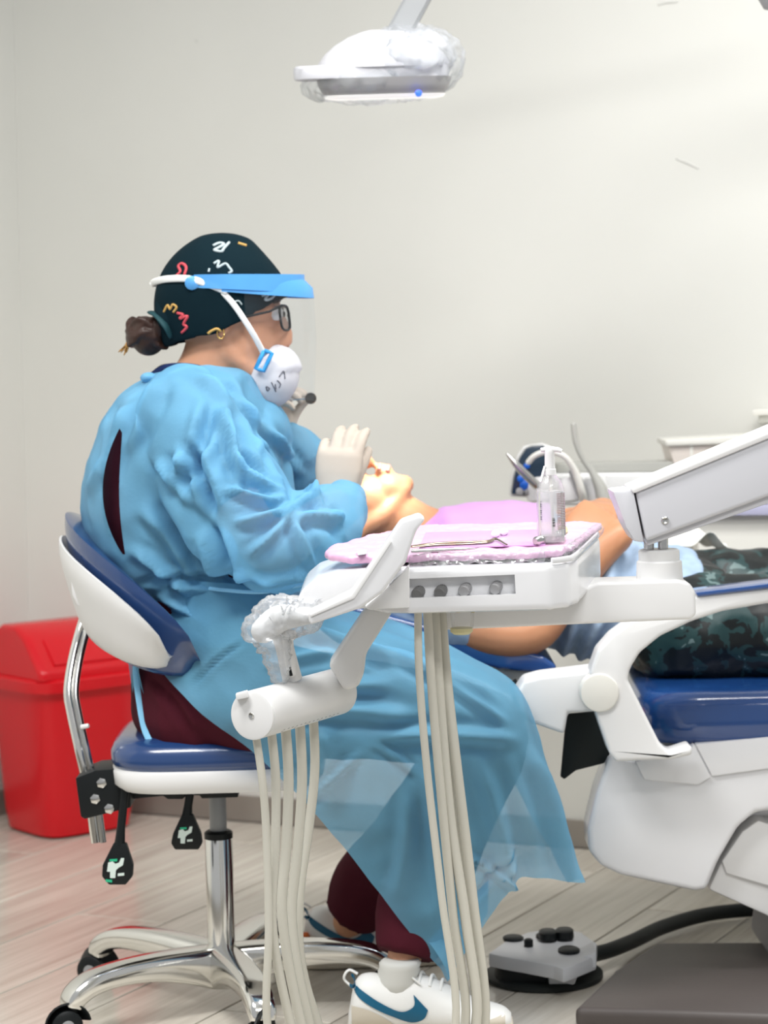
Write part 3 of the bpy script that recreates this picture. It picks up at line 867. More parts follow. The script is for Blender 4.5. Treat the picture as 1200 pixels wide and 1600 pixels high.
    new('arm_cover', pprism([(985, 763), (1200, 673), (1420, 580), (1420, 594), (1200, 686), (990, 772)], 3.27, 3.37, .004), M['white'], t, 40)
    MB().add(*lathe(P(1039, 813, 3.274), (0, -1, 0), [(-.002, .0055), (.0015, .0055), (.003, .004), (.002, .002)], 18)).build('arm_screw', M['steel'], t)
    s = P(1450, 620, 3.32)
    MB().add(*lathe((s.x, s.y, 0), (0, 0, 1), [(.0, .09), (.012, .09), (.016, .04), (s.z + .05, .04), (s.z + .08, .03)], 28)).build('arm_column', M['white'], t)
    return t
make_unit()

# ------------------------------------------------------------------ things on the instrument table
def make_mat():
    plan = [(506, 3.235), (512, 3.20), (545, 3.172), (645, 3.162), (850, 3.168), (880, 3.19), (897, 3.24), (942, 3.47), (905, 3.49), (650, 3.49), (570, 3.38), (515, 3.28)]
    t = thing('wrapped_tray', 'pink paper-lined instrument tray wrapped in clear film on the delivery table', 'tray', tray_pt(700, 3.35, .004))
    me = prism_mesh([tray_pt(x, D, .004) for x, D in plan], (0, 0, .012), .004, 2)
    bm = bmesh.new(); bm.from_mesh(me)
    bmesh.ops.triangulate(bm, faces=[f for f in bm.faces if len(f.verts) > 4])
    bm.to_mesh(me); bm.free()
    me = evaluated(me, [('REMESH', dict(mode='VOXEL', voxel_size=.004)), ('SMOOTH', dict(iterations=2, factor=.5))])
    a = coords(me)
    for i, p in enumerate(a):
        a[i, 2] += .0022 * noise.noise(Vector((p[0] * 40, p[1] * 40, 1.3))) + .001 * (1 - 2 * abs(noise.noise(Vector((p[0] * 110, p[1] * 110, 4)))))
    put(me, a)
    new('paper_liner', me, M['mat'], t, 50)
    # smooth lilac sheet in the middle
    me = prism_mesh([tray_pt(x, D, .017) for x, D in ((655, 3.21), (852, 3.21), (862, 3.38), (665, 3.38))], (0, 0, .002), .0008)
    new('paper_sheet', me, M['matb'], t, 40)
    # gathered film on the front lip and the right end
    for px in ([(640, 3.158), (700, 3.156), (770, 3.157), (850, 3.163)], [(845, 3.163), (880, 3.185), (900, 3.24), (936, 3.44)]):
        pts = spline([tray_pt(x, D, .010) for x, D in px], 14)
        m = MB().add(*tube(pts, [.0075 + .0025 * noise.noise(Vector((i * .37, 2, 5))) for i in range(len(pts))], 10)).mesh()
        m = evaluated(m, [('SUBSURF', dict(levels=1, render_levels=1))])
        a = coords(m); nr = normals(m)
        d = np.array([.003 * (1 - 2 * abs(noise.noise(Vector(p) * 90))) for p in a])
        put(m, a + nr * d[:, None])
        new('clear_film', m, M['film'], t, 30)
    new('paper_strip', prism_mesh([T(558, 862, .018), T(572, 860, .018), T(573, 866, .018), T(559, 868, .018)], (0, 0, .001), 0), M['lamp'], t)
make_mat()
def on_tray(px, py, up): return T(px, py, .018 + up)
def make_tools():
    # tweezers: two blades joined at the back, bent tips
    t = thing('tweezers', 'bronze-toned dental tweezers with bent tips on the lilac paper', 'tweezers', on_tray(700, 850, 0))
    for s in (-1, 1):
        o = s * .0022
        pts = [on_tray(x, y, .004) + Vector((0, o * k, o * k * .3)) for x, y, k in ((643, 854, .3), (680, 850, 1.4), (730, 848, 1.6), (762, 846, 1.0), (775, 842, .8), (792, 851, .3))]
        MB().add(*tube(spline(pts, 5), [.003] * 16 + [.0022] * 5 + [.0014] * 5, 8, flat=.5, up=(0, 0, 1))).build('blade', M['brass'], t, 60)
    t = thing('dental_explorer', 'thin silver dental explorer lying in front of the tweezers', 'dental tool', on_tray(700, 858, 0))
    MB().add(*tube([on_tray(x, y, .003) for x, y in ((642, 861), (690, 859), (728, 857.5))], [.0028, .0028, .0022], 8)).build('grip', M['steel'], t, 60)
    MB().add(*tube([on_tray(x, y, .003) for x, y in ((728, 857.5), (742, 857), (750, 855))], [.0018, .001, .0005], 8)).build('tip', M['steel'], t, 60)
    for (x, y), lb in (((774, 830), 'small white cotton roll, the left of two on the tray'), ((787, 827), 'small white cotton roll, the right one nearer the pump bottle')):
        c = on_tray(x, y + 4, .0055)
        v, f = tube([c + Vector((-.001, -.006, 0)), c + Vector((.002, .008, 0))], .0055, 14, round_ends=True)
        o = MB().add(v, f).build('cotton_roll', M['cotton'], None, 60)
        tag(o, lb, 'cotton roll', 'cotton rolls on the tray')
    # cartridge syringe lying by the bottle
    t = thing('cartridge_syringe', 'short steel cartridge syringe lying in front of the pump bottle', 'syringe', on_tray(860, 840, 0))
    a, b = on_tray(836, 846, .006), on_tray(878, 836, .006)
    ax = (b - a).normalized()
    L = (b - a).length
    MB().add(*lathe(a, ax, [(0, .004), (.004, .0065), (L * .8, .0065), (L * .82, .008), (L * .88, .008)], 18)).build('barrel', M['steel'], t)
    rg = [b + Vector((0, 0, .003)) + (ax * math.cos(q) + Vector((0, 0, 1)) * math.sin(q)) * .007 for q in np.linspace(0, 2 * PI, 18)]
    MB().add(*tube(rg, .0018, 6)).build('thumb_ring', M['black'], t)
    MB().add(*lathe(b - ax * .004 + Vector((.002, .004, .006)), Vector((.6, -.6, .3)), [(0, .007), (.006, .007), (.008, .005)], 16)).build('end_cap', mat('pale_yellow_cap', (.72, .66, .42), .5), t)
make_tools()
def make_bottle():
    base = on_tray(862, 848, 0)
    t = thing('pump_bottle', 'clear pump bottle of sanitiser gel standing on the tray', 'bottle', base)
    k = base.y / FPX
    H = lambda y: (848 - y) * k
    r = 22.5 * k
    MB().add(*lathe(base, (0, 0, 1), [(0, r * .92), (.002, r), (H(775), r * 1.0), (H(762), r * .95), (H(752), r * .78), (H(745), r * .52), (H(741), r * .40), (H(731), r * .38)], 40)).build('bottle_shell', M['bottle'], t, 60)
    MB().add(*lathe(base, (0, 0, 1), [(.002, r * .90), (H(768), r * .92), (H(766.5), r * .91)], 36)).build('gel', M['gel'], t, 40)
    pump = MB().add(*lathe(base, (0, 0, 1), [(H(742), r * .44), (H(733), r * .44), (H(732), r * .36), (H(709), r * .33), (H(705), r * .36), (H(700), r * .30)], 28)).build('pump_head', M['white'], t, 40)
    top = base + Vector((0, 0, H(704)))
    MB().add(*tube([top + Vector((-.012, 0, .001)), top + Vector((0, 0, .002)), top + Vector((.012, -.004, .001)), top + Vector((.017, -.005, -.001))], [.003, .0045, .0036, .0028], 10)).build('nozzle', M['white'], pump, 60)
    MB().add(*tube([base + Vector((0, 0, H(732))), base + Vector((.003, 0, .006))], .0022, 8)).build('dip_tube', M['cream'], t, 60)
    MB().add(*tube([base + Vector((-.007, -.004, H(728))), base + Vector((-.014, -.010, H(752)))], .002, 6)).build('spout_lock', M['white'], t, 60)
    # print on the label: a block of fine lines, a bar code and a column of small type
    def on(th, z, lift=.0006): return base + Vector((math.sin(th) * (r + lift), -math.cos(th) * (r + lift), z))
    def patch(th0, th1, z0, z1, m_, nm, lift=.0006):
        n = max(2, int((th1 - th0) / .12))
        rs = [[on(th0 + (th1 - th0) * i / n, z0, lift), on(th0 + (th1 - th0) * i / n, z1, lift)] for i in range(n + 1)]
        v, f = rings(rs, closed=False)
        return MB().add(v, f), nm, m_
    lab, nm, m_ = patch(-1.0, 1.25, H(836), H(768), 'x', 'label', .0004)
    lo = lab.build('label', clearfilm('label_film', 0, .2, body=.22), t)
    ty = MB()
    for i in range(22):
        y = 770 + i * 2.6
        v, f = rings([[on(.35 + .5 * j / 4 + (0.08 if j == 4 and i % 3 else 0), H(y + 1.0)), on(.35 + .5 * j / 4, H(y))] for j in range(5)], closed=False); ty.add(v, f)
        v, f = rings([[on(.9 + .3 * j / 3, H(y + 1.2)), on(.9 + .3 * j / 3, H(y))] for j in range(4)], closed=False); ty.add(v, f)
    ty.build('small_print', mat('print_brown', (.28, .17, .17), .7), lo)
    bc = MB()
    for i in range(7):
        y = 808 + i * 2.1
        v, f = rings([[on(.02 + .18 * j / 2, H(y + (1.4 if i % 2 else .8))), on(.02 + .18 * j / 2, H(y))] for j in range(3)], closed=False); bc.add(v, f)
    bc.build('bar_code', M['black'], lo)
    lt = MB()
    for i in range(9):
        y = 782 + i * 3.3
        v, f = rings([[on(-.85 + .12 * j / 2, H(y + (2.2 if i % 3 else 1.2))), on(-.85 + .12 * j / 2, H(y))] for j in range(3)], closed=False); lt.add(v, f)
    lt.build('lettering', M['ink'], lo)
make_bottle()
# ------------------------------------------------------------------ dental chair
def make_chair():
    t = thing('dental_chair', 'blue and white reclining dental chair that the patient lies on', 'dental chair', Vector((.55, 4.0, 0)))
    new('lower_body', pprism([(953, 1181), (932, 1238), (918, 1296), (920, 1330), (939, 1353), (970, 1368), (1085, 1393), (1104, 1391), (1123, 1345), (1154, 1292), (1181, 1270), (1200, 1267), (1420, 1258), (1420, 1150), (1200, 1150), (1080, 1165), (990, 1190)], 3.88, 3.97, .012, 3), M['white2'], t, 40)
    new('body_core', pprism([(1010, 1195), (985, 1290), (990, 1330), (1040, 1350), (1110, 1350), (1160, 1280), (1420, 1250), (1420, 1160), (1080, 1175)], 3.96, 4.40, .012, 3), M['white2'], t, 40)
    new('side_panel', pprism([(993, 1190), (1080, 1168), (1085, 1163), (1111, 1214), (1091, 1226), (1007, 1219)], 3.872, 3.9, .002), M['white2'], t, 40)
    new('side_rail', pprism([(1087, 1163), (1200, 1152), (1420, 1135), (1420, 1180), (1200, 1201), (1113, 1213)], 3.874, 3.9, .002), M['white2'], t, 40)
    new('lift_link', pprism([(1106, 1390), (1128, 1344), (1158, 1300), (1185, 1280), (1420, 1370), (1420, 1520), (1200, 1432)], 3.92, 4.30, .008), M['white'], t, 40)
    new('lift_link_cover', pprism([(1128, 1346), (1160, 1300), (1185, 1282), (1420, 1372), (1420, 1450), (1135, 1365)], 3.912, 3.93, .003), M['white'], t, 40)
    new('pedestal', pprism([(1230, 1400), (1420, 1400), (1420, 1520), (1215, 1520)], 3.95, 4.25, .01), M['grey'], t, 40)
    pl = [F(897, 1575, .036), F(1420, 1592, .036), F(1420, 1470, .036), F(1026, 1472, .036), F(960, 1515, .036)]
    new('base_plate', prism_mesh(pl, (0, 0, -.035), .012, 3), M['plate'], t, 50)
    # seat and back
    x0 = P(1006, 1100, 3.88).x
    me = MB().add(*slab((x0 + .42, 4.14), .42, .262, [(.430, .03), (.434, .008), (.446, .0), (.500, .0), (.516, .012), (.522, .04), (.524, .09)], 7, 64)).mesh()
    new('seat', me, M['vinyl2'], t, 70)
    new('backrest', pprism([(872, 1042), (862, 1055), (780, 1046), (690, 1024), (560, 988), (470, 962), (465, 930), (560, 950), (690, 984), (790, 1008), (850, 1026)], 4.0, 4.5, .016, 4), M['vinyl2'], t, 60)
    new('backrest_shell', pprism([(858, 1050), (868, 1075), (850, 1094), (806, 1090), (740, 1058), (690, 1040), (560, 1004), (500, 985), (500, 975), (690, 1022), (790, 1046)], 4.03, 4.47, .012, 3), M['cream'], t, 50)
    hr = P(525, 905, 4.24)
    me = MB().add(*slab((hr.x, hr.y), .10, .13, [(hr.z - .045, .03), (hr.z - .035, .006), (hr.z, 0), (hr.z + .025, .008), (hr.z + .035, .03)], 4)).mesh()
    new('headrest', me, M['vinyl2'], t, 60)
    # arm frame on the near side, with hinge
    fr = [(1420, 896), (1420, 922), (1200, 943), (1130, 955), (1081, 971), (1032, 994), (1000, 1020), (985, 1045), (981, 1062), (990, 1080), (1032, 1163), (1046, 1176), (1081, 1165), (1082, 1180), (1050, 1187), (962, 1191), (952, 1177), (930, 1113), (922, 1050), (934, 1016), (955, 992), (985, 970), (1030, 950), (1090, 930), (1200, 918)]
    new('arm_frame', pprism(fr, 3.79, 3.85, .007, 3), M['white'], t, 40)
    new('arm_pad', pprism([(1086, 926), (1200, 912), (1420, 886), (1420, 897), (1200, 920), (1090, 933)], 3.785, 3.86, .004), M['vinyl2'], t, 40)
    me = pprism([(935, 1045), (845, 1056), (820, 1063), (806, 1084), (812, 1105), (825, 1128), (882, 1148), (888, 1114), (940, 1112)], 3.82, 3.90, .008, 3)
    new('back_link', me, M['white'], t, 40)
    MB().add(*lathe(P(937, 1083, 3.785), (0, 1, 0), [(0, .027), (.001, .0305), (.004, .032), (.03, .032)], 40)).build('hinge_cap', M['cream'], t, 30)
    new('rubber_flap', pprism([(885, 1116), (930, 1112), (953, 1178), (944, 1193), (900, 1204), (882, 1218), (876, 1214)], 3.905, 3.915, .002), M['flap'], t, 40)
    new('hinge_joint', pprism([(800, 1080), (812, 1072), (824, 1130), (806, 1108)], 3.93, 4.05, .004), M['black'], t, 40)
make_chair()

# ------------------------------------------------------------------ foot control
def make_foot():
    c = F(850, 1528); c.z = 0
    t = thing('foot_control', 'grey and black dental foot control on the floor beside the base plate', 'foot control', c)
    MB().add(*lathe(c, (0, 0, 1), [(0, .098), (.003, .104), (.010, .104), (.014, .098), (.014, .02)], 48)).build('base_disc', M['rubber'], t, 40)
    top = [F(x, y, .058) for x, y in ((763, 1489), (790, 1470), (825, 1456), (870, 1449), (908, 1456), (933, 1474), (931, 1494), (897, 1508), (880, 1514), (866, 1509), (820, 1500), (785, 1494))]
    bd = new('housing', prism_mesh(top, (0, 0, -.024), .004, 2), M['footw'], t, 40)
    new('front_foot', pprism([(858, 1507), (880, 1512), (932, 1486), (932, 1512), (905, 1520), (898, 1538), (880, 1546), (858, 1540)], F(880, 1546).y - .015, F(880, 1546).y + .05, .003), M['footw'], t, 40)
    q = F(840, 1520, .016)
    MB().add(*slab((q.x, q.y), .075, .05, [(.013, .0), (.032, .0), (.036, .006)], 3)).build('pedal', M['black'], t, 50)
    def knob(x, y, rx, ry, h, nm, rz=0):
        p = F(x, y, .058)
        return MB().add(*slab((p.x, p.y), rx, ry, [(.055, .002), (.058, 0), (.058 + h, 0), (.060 + h, .003)], 2, 28, rz)).build(nm, M['black'], t, 50)
    k = knob(867, 1464, .034, .030, .004, 'selector_disc')
    for x, y in ((856, 1459), (882, 1457)): 
        p = F(x, y, .07)
        MB().add(*slab((p.x, p.y), .016, .022, [(.062, .0), (.074, 0), (.076, .003)], 2.4, 24)).build('selector_wing', M['black'], k, 50)
    knob(889, 1487, .019, .024, .004, 'button')
    knob(802, 1468, .018, .020, .004, 'button', .5)
    k = knob(826, 1479, .008, .008, .012, 'joystick')
    pts = [F(925, 1492, .035), F(955, 1484, .03), F(990, 1470, .022), F(1040, 1447, .02), F(1110, 1428, .02), F(1200, 1420, .02), F(1320, 1418, .02)]
    MB().add(*tube(spline(pts, 8), .0135, 14)).build('hose', M['rubber'], t, 80)
make_foot()

# ------------------------------------------------------------------ assistant's unit at the back
def make_assistant():
    D = 4.72
    t = thing('assistant_unit', 'white assistant unit with grey rail and suction tubes behind the patient', 'dental unit', F(1150, 1300))
    new('body', pprism([(852, 740), (1260, 736), (1260, 788), (870, 790), (850, 784)], D, D + .12, .008, 3), M['white'], t, 40)
    new('rail', pprism([(870, 724), (1052, 721), (1052, 737), (870, 739)], D + .02, D + .10, .004), M['railg'], t, 40)
    new('edge_band', pprism([(1085, 790), (1260, 788), (1260, 805), (1085, 806)], D - .004, D + .12, .003), M['lilac'], t, 40)
    new('column', pprism([(1090, 800), (1230, 800), (1230, 1330), (1090, 1330)], D + .02, D + .10, .01), M['cream'], t, 40)
    # control panel with blue keys
    pn = new('control_panel', pprism([(799, 772), (803, 745), (812, 716), (822, 701), (832, 697), (850, 696), (853, 700), (853, 776)], 4.62, 4.66, .004), mat('navy_panel', (.006, .022, .045), .3, coat=.3), t, 40)
    new('panel_back', pprism([(796, 776), (800, 744), (809, 714), (820, 698), (850, 693), (866, 700), (870, 780)], 4.66, 4.72, .006), M['white'], t, 40)
    for x, y, r in ((823, 728, 5), (814, 748, 6), (820, 758, 8), (812, 768, 6), (824, 768, 5)):
        MB().add(*lathe(P(x, y, 4.62), (0, -1, 0), [(-.001, r * .0013), (.004, r * .0013), (.006, r * .0008)], 16)).build('key', M['bluebtn'] if r > 4 and y < 765 else M['grey'], pn)
    # hanging instruments
    def ins(pts, rad, m_, nm):
        s = spline([(*P(x, y, d), r) for (x, y, d), r in zip(pts, rad)], 6)
        return MB().add(*tube([q[:3] for q in s], [q[3] for q in s], 10, round_ends=True)).build(nm, m_, t, 70)
    ins([(826, 722, 4.58), (836, 712, 4.57), (855, 706, 4.56), (880, 712, 4.56), (898, 735, 4.57), (908, 765, 4.58), (912, 782, 4.6)], [.006, .006, .006, .006, .007, .008, .008], M['cream'], 'suction_hose')
    ins([(793, 710, 4.55), (812, 732, 4.55), (838, 758, 4.56)], [.003, .008, .009], M['steel'], 'syringe')
    ins([(896, 664, 4.6), (900, 690, 4.6), (910, 715, 4.6), (925, 737, 4.6), (938, 762, 4.6), (944, 785, 4.6)], [.0055, .006, .006, .007, .012, .014], M['railg'], 'saliva_ejector')
    ins([(894, 738, 4.6), (905, 757, 4.6), (911, 775, 4.6)], [.007, .012, .01], M['grey'], 'suction_handle')
    for x in (838, 890, 930):
        MB().add(*lathe(P(x, 745, 4.63), (.1, 0, -1), [(0, .022), (.02, .026), (.045, .024), (.05, .015)], 20)).build('instrument_holder', M['white'], t, 50)
    # cuspidor
    cu = thing('cuspidor', 'pale cuspidor basin with a flat rim above the assistant unit', 'cuspidor', P(1150, 735, 4.78))
    D2 = 4.74
    new('basin', pprism([(1043, 692), (1260, 684), (1260, 736), (1056, 738)], D2, D2 + .14, .008), M['pearl'], cu, 40)
    new('rim', pprism([(1040, 688), (1260, 676), (1260, 690), (1041, 697)], D2 - .01, D2 + .15, .004), M['cream'], cu, 40)
    new('corner_seam', pprism([(1078, 693), (1083, 693), (1083, 735), (1078, 735)], D2 - .002, D2 + .02, .001), M['cream'], cu, 40)
    # pale ledge further up, at the picture's edge
    a0 = P(1171, 652, 4.82)
    sh = thing('wall_ledge', 'small pale ledge on the wall above the cuspidor', 'shelf', P(1200, 655, 4.85))
    aa = W.dot(Vector((a0.x, a0.y, 0)))
    z0, z1 = P(1171, 662, 4.85).z, P(1171, 650, 4.85).z
    o = rbox('front', aa, aa + .3, WALL_N - .06, WALL_N - .001, z0, z1, mat('ledge_grey', (.55, .55, .50), .6), .003); o.parent = sh; o.matrix_parent_inverse = Matrix.Translation(-ROOT[sh.name])
    o = rbox('top', aa - .01, aa + .3, WALL_N - .07, WALL_N - .001, z1, z1 + .012, M['cream'], .003); o.parent = sh; o.matrix_parent_inverse = Matrix.Translation(-ROOT[sh.name])
make_assistant()
def make_tissue():
    c = P(1085, 846, 4.45)
    nu = 26
    rs = []
    for i in range(nu):
        row = []
        for j in range(nu):
            x, y = (i / (nu - 1) - .5) * .125, (j / (nu - 1) - .5) * .10
            z = .030 * math.exp(-((x + .0 + y * .5) / .022) ** 2) + .012 * noise.noise(Vector((x * 30, y * 30, 2))) - .15 * abs(x) - .02
            row.append(c + Vector((x, y, z + .015)))
        rs.append(row)
    v, f = rings(rs, closed=False, caps=False)
    me = evaluated(MB().add(v, f).mesh(recalc=False), [('SOLIDIFY', dict(thickness=.001))])
    o = new('tissue', me, M['paper'], None, 60)
    tag(o, 'crumpled white paper tissue lying on the patient beyond the swing arm', 'tissue')
make_tissue()

# ------------------------------------------------------------------ hands
def hand(wrist, fwd, palm, thumb_side, s=1.0, curls=((10, 25, 20),) * 4, spread=6, thumb=(35, 20, 15), rad=.0085, wr=.026):
    """shapes of a hand: palm, four fingers, thumb. palm = direction the palm faces; thumb_side = +1/-1"""
    f = Vector(fwd).normalized()
    n = Vector(palm); n = (n - f * n.dot(f)).normalized()
    t = f.cross(n) * thumb_side
    w0 = Vector(wrist)
    S = s
    out = []
    rs = []
    for d, hw, ht in ((-.02, wr, wr * .78), (0, .027, .019), (.025, .036, .017), (.055, .042, .016), (.082, .042, .013), (.092, .038, .009)):
        c = w0 + f * d * S
        rs.append([c + t * (math.copysign(abs(math.cos(a)) ** .75, math.cos(a)) * hw * S) + n * (math.copysign(abs(math.sin(a)) ** .75, math.sin(a)) * ht * S) for a in (2 * PI * (j + .5) / 20 for j in range(20))])
    out.append(rings(rs))
    lens = (.070, .078, .073, .057)
    for i in range(4):
        off = (.030 - .0205 * i) * S
        base = w0 + f * (.082 - (.004 if i in (0, 3) else 0) - (.006 if i == 3 else 0)) * S + t * off
        ang = math.radians((1.5 - i) * spread)
        d = (f * math.cos(ang) + t * math.sin(ang)).normalized()
        pts = [(base - d * .015 * S, rad * 1.08 * S)]
        p = base
        cur = 0
        side = d.cross(n)
        for k, (fr, cu) in enumerate(zip((.45, .31, .24), curls[i])):
            cur += math.radians(cu)
            dd = d * math.cos(cur) + n * math.sin(cur)
            pts.append((p.copy(), rad * (1.06, .98, .9)[k] * S))
            p = p + dd * lens[i] * fr * S
        pts.append((p, rad * .72 * S))
        out.append(chain(pts, 12, 4))
    a = math.radians(thumb[0])
    d = (f * math.cos(a) + t * math.sin(a)).normalized()
    p = w0 + f * .018 * S + t * .022 * S + n * .006 * S
    pts = [(p - d * .008 * S, rad * 1.5 * S)]
    cur = 0
    for k, (l, cu) in enumerate(zip((.034, .03, .024), (thumb[1], thumb[2], thumb[2]))):
        pts.append((p.copy(), rad * (1.5, 1.22, 1.1)[k] * S))
        cur += math.radians(cu)
        p = p + (d * math.cos(cur) + n * math.sin(cur) * .8 + f * math.sin(cur) * .4).normalized() * l * S
    pts.append((p, rad * .85 * S))
    out.append(chain(pts, 12, 4))
    return out
# ------------------------------------------------------------------ the seated dentist
def esec(px, py, hw, hd, D=3.93, seg=28, n=2.3):
    c = P(px, py, D)
    k = D / FPX
    out = []
    for j in range(seg):
        a = 2 * PI * j / seg
        ca, sa = math.cos(a), math.sin(a)
        out.append(c + Vector((math.copysign(abs(ca) ** (2 / n), ca) * hw * k, math.copysign(abs(sa) ** (2 / n), sa) * hd, 0)))
    return out
HEAD_C = P(348, 468, 3.93)
KH = 3.93 / FPX
def make_dentist():
    t = thing('person', 'person in blue gown, dark printed cap, mask and face shield seated on the stool', 'person', P(340, 1165, 3.93))
    # ---- body: one surface, head to ankles
    leg_n = [(P(315, 1085, 3.83), .080), (P(420, 1095, 3.79), .078), (P(580, 1110, 3.765), .064), (P(735, 1135, 3.765), .052), (P(758, 1170, 3.765), .050), (P(705, 1290, 3.765), .046), (P(650, 1420, 3.77), .038), (P(630, 1505, 3.735), .027)]
    leg_f = [(P(330, 1085, 4.02), .080), (P(430, 1095, 4.0), .075), (P(570, 1105, 3.94), .064), (P(700, 1125, 3.93), .055), (P(725, 1170, 3.95), .052), (P(650, 1290, 4.03), .048), (P(570, 1390, 4.12), .036), (P(545, 1440, 4.15), .03)]
    arm_n = [(P(295, 655, 3.79), .052), (P(345, 750, 3.72), .046), (P(418, 855, 3.68), .040), (P(465, 835, 3.70), .038), (P(524, 787, 3.76), .027)]
    arm_f = [(P(320, 655, 4.08), .050), (P(400, 740, 4.13), .044), (P(470, 765, 4.13), .038), (P(462, 700, 4.09), .034), (P(444, 682, 4.06), .025)]
    tor = [esec(*q) for q in ((325, 585, 48, .06), (312, 620, 80, .13), (302, 660, 100, .165), (300, 720, 115, .165), (302, 800, 118, .155), (310, 880, 110, .15), (318, 960, 105, .155), (320, 1040, 108, .175), (322, 1110, 100, .18))]
    neck = chain([(P(312, 610, 3.93), .060), (P(330, 575, 3.93), .056), (P(350, 520, 3.93), .058)], 18)
    head = [ellipsoid(HEAD_C, .098, .076, .092), ellipsoid(P(385, 530, 3.93), .052, .060, .070), ellipsoid(P(398, 482, 3.93), .045, .058, .05),
            ellipsoid(P(395, 580, 3.93), .040, .040, .030), chain([(P(436, 492, 3.93), .010), (P(446, 520, 3.93), .013), (P(444, 533, 3.93), .015)], 10),
            chain([(P(356, 548, 3.885), .018), (P(395, 580, 3.895), .018)], 12), chain([(P(356, 548, 3.975), .018), (P(395, 580, 3.965), .018)], 12),
            ellipsoid(P(347, 510, 3.858), .014, .007, .020), ellipsoid(P(347, 510, 4.002), .014, .007, .020)]
    body = new('body', blob([rings(tor), neck, chain(leg_n), chain(leg_f), chain(arm_n), chain(arm_f)] + head, .0065, 3), M['skin'], t, 180)
    # ---- scrubs
    ts = [esec(*q) for q in ((322, 590, 62, .085), (306, 622, 98, .148), (298, 660, 118, .182), (297, 720, 134, .186), (300, 800, 138, .180), (310, 880, 126, .172), (320, 960, 116, .172), (324, 1030, 112, .18))]
    sl = [chain([(P(292, 660, 3.79), .062), (P(325, 725, 3.74), .060), (P(352, 770, 3.715), .056)]), chain([(P(320, 660, 4.08), .06), (P(370, 720, 4.1), .056)])]
    top = blob([rings(ts)] + sl, .009, 4)
    fold(top, [], noise_amp=.004, noise_scale=(12, 12, 5))
    new('scrub_top', top, M['maroon'], t, 180)
    co = MB().add(*tube(spline([P(240, 592, 3.90), P(262, 581, 3.865), P(300, 581, 3.85), P(350, 594, 3.865), P(372, 604, 3.93), P(350, 596, 3.995), P(300, 581, 4.005), P(258, 581, 3.97), P(240, 592, 3.93)], 6), .008, 10, flat=1.7, up=(0, 0, 1))).build('scrub_collar', M['navy'], t, 70)
    lg = []
    for L, g in ((leg_n, .016), (leg_f, .014)):
        q = [(p, r + g) for p, r in L[:6]]
        q += [(L[6][0].lerp(L[5][0], .15), L[6][1] + .030)]
        q += [(L[6][0].lerp(L[7][0], .85 if L is leg_n else .7), L[7][1] + .024)]
        lg.append(chain(q, 20, 6, False))
    hips = rings([esec(*q) for q in ((322, 1010, 108, .175), (318, 1060, 112, .185), (318, 1110, 108, .19), (322, 1150, 95, .175))])
    tr = blob(lg + [hips], .008, 4)
    fold(tr, [(270, 1050, 330, 1120, 10, 5), (240, 1060, 300, 1150, 8, -4), (330, 1090, 390, 1150, 9, 4)], noise_amp=.003, noise_scale=(14, 14, 10))
    new('trousers', tr, M['maroon'], t, 180)
    # ---- gown: bodice with baggy sleeves
    gs = [esec(*q) for q in ((326, 578, 60, .085), (314, 592, 84, .125), (300, 622, 108, .172), (294, 660, 130, .20), (294, 720, 150, .212), (297, 790, 160, .212), (306, 850, 158, .205), (322, 900, 136, .192), (332, 930, 120, .185), (335, 985, 118, .185))]
    sn = chain([(P(288, 640, 3.79), .068), (P(318, 700, 3.74), .080), (P(362, 780, 3.70), .086), (P(415, 845, 3.665), .074), (P(462, 842, 3.68), .070), (P(504, 818, 3.72), .060), (P(528, 796, 3.75), .046), (P(534, 788, 3.76), .034)], 24, 8)
    sf = chain([(P(325, 645, 4.08), .062), (P(400, 715, 4.12), .068), (P(462, 745, 4.13), .056), (P(466, 715, 4.10), .046), (P(450, 694, 4.07), .033)], 20, 8)
    chest = ellipsoid(P(375, 690, 3.95), .085, .15, .085)
    g = blob([rings(gs), sn, sf, chest], .006, 5)
    folds = [  # back panel
        (250, 600, 205, 700, 12, 9), (205, 640, 150, 760, 12, 8), (300, 590, 420, 690, 9, 7), (330, 640, 290, 760, 11, -12), (296, 700, 330, 800, 10, -16),
        (255, 720, 300, 790, 8, 9), (262, 760, 330, 900, 14, 10), (230, 800, 300, 900, 12, 9), (215, 860, 290, 930, 9, 8), (330, 830, 372, 920, 10, -12),
        (360, 600, 400, 720, 9, 8), (345, 660, 372, 760, 9, 7), (395, 690, 440, 770, 8, 8), (420, 680, 470, 740, 7, 7),
        # sleeve: wrinkles fanning from the crook of the elbow
        (440, 780, 365, 720, 9, 11), (445, 790, 360, 765, 8, 10), (450, 800, 372, 815, 9, 10), (452, 806, 395, 860, 8, 9), (455, 800, 500, 775, 8, 6), (462, 812, 530, 815, 9, 9), (455, 815, 480, 880, 9, 8),
        (430, 760, 380, 690, 8, 9), (505, 790, 530, 840, 7, 4), (480, 760, 500, 800, 7, 7), (350, 640, 360, 720, 12, 8), (320, 830, 345, 890, 7, 8), (400, 905, 480, 900, 8, 6),
        (300, 900, 420, 915, 8, -10), (230, 905, 340, 915, 7, -8), (250, 930, 330, 985, 10, 7), (350, 930, 400, 990, 9, 7), (400, 930, 450, 985, 8, 7)]
    fold(g, folds, noise_amp=.008, noise_scale=(7, 9, 4), noise_amp2=.004, scale2=17)
    # back opening: a gap between the two flaps, over the scrubs
    def slit(y):
        s = min(max((y - 665) / 205, 0), 1)
        return 190 - 24 * math.sin(s * PI * .75) + 22 * s * s, 13 * math.sin(s * PI) ** .7
    bm = bmesh.new(); bm.from_mesh(g)
    kill = []
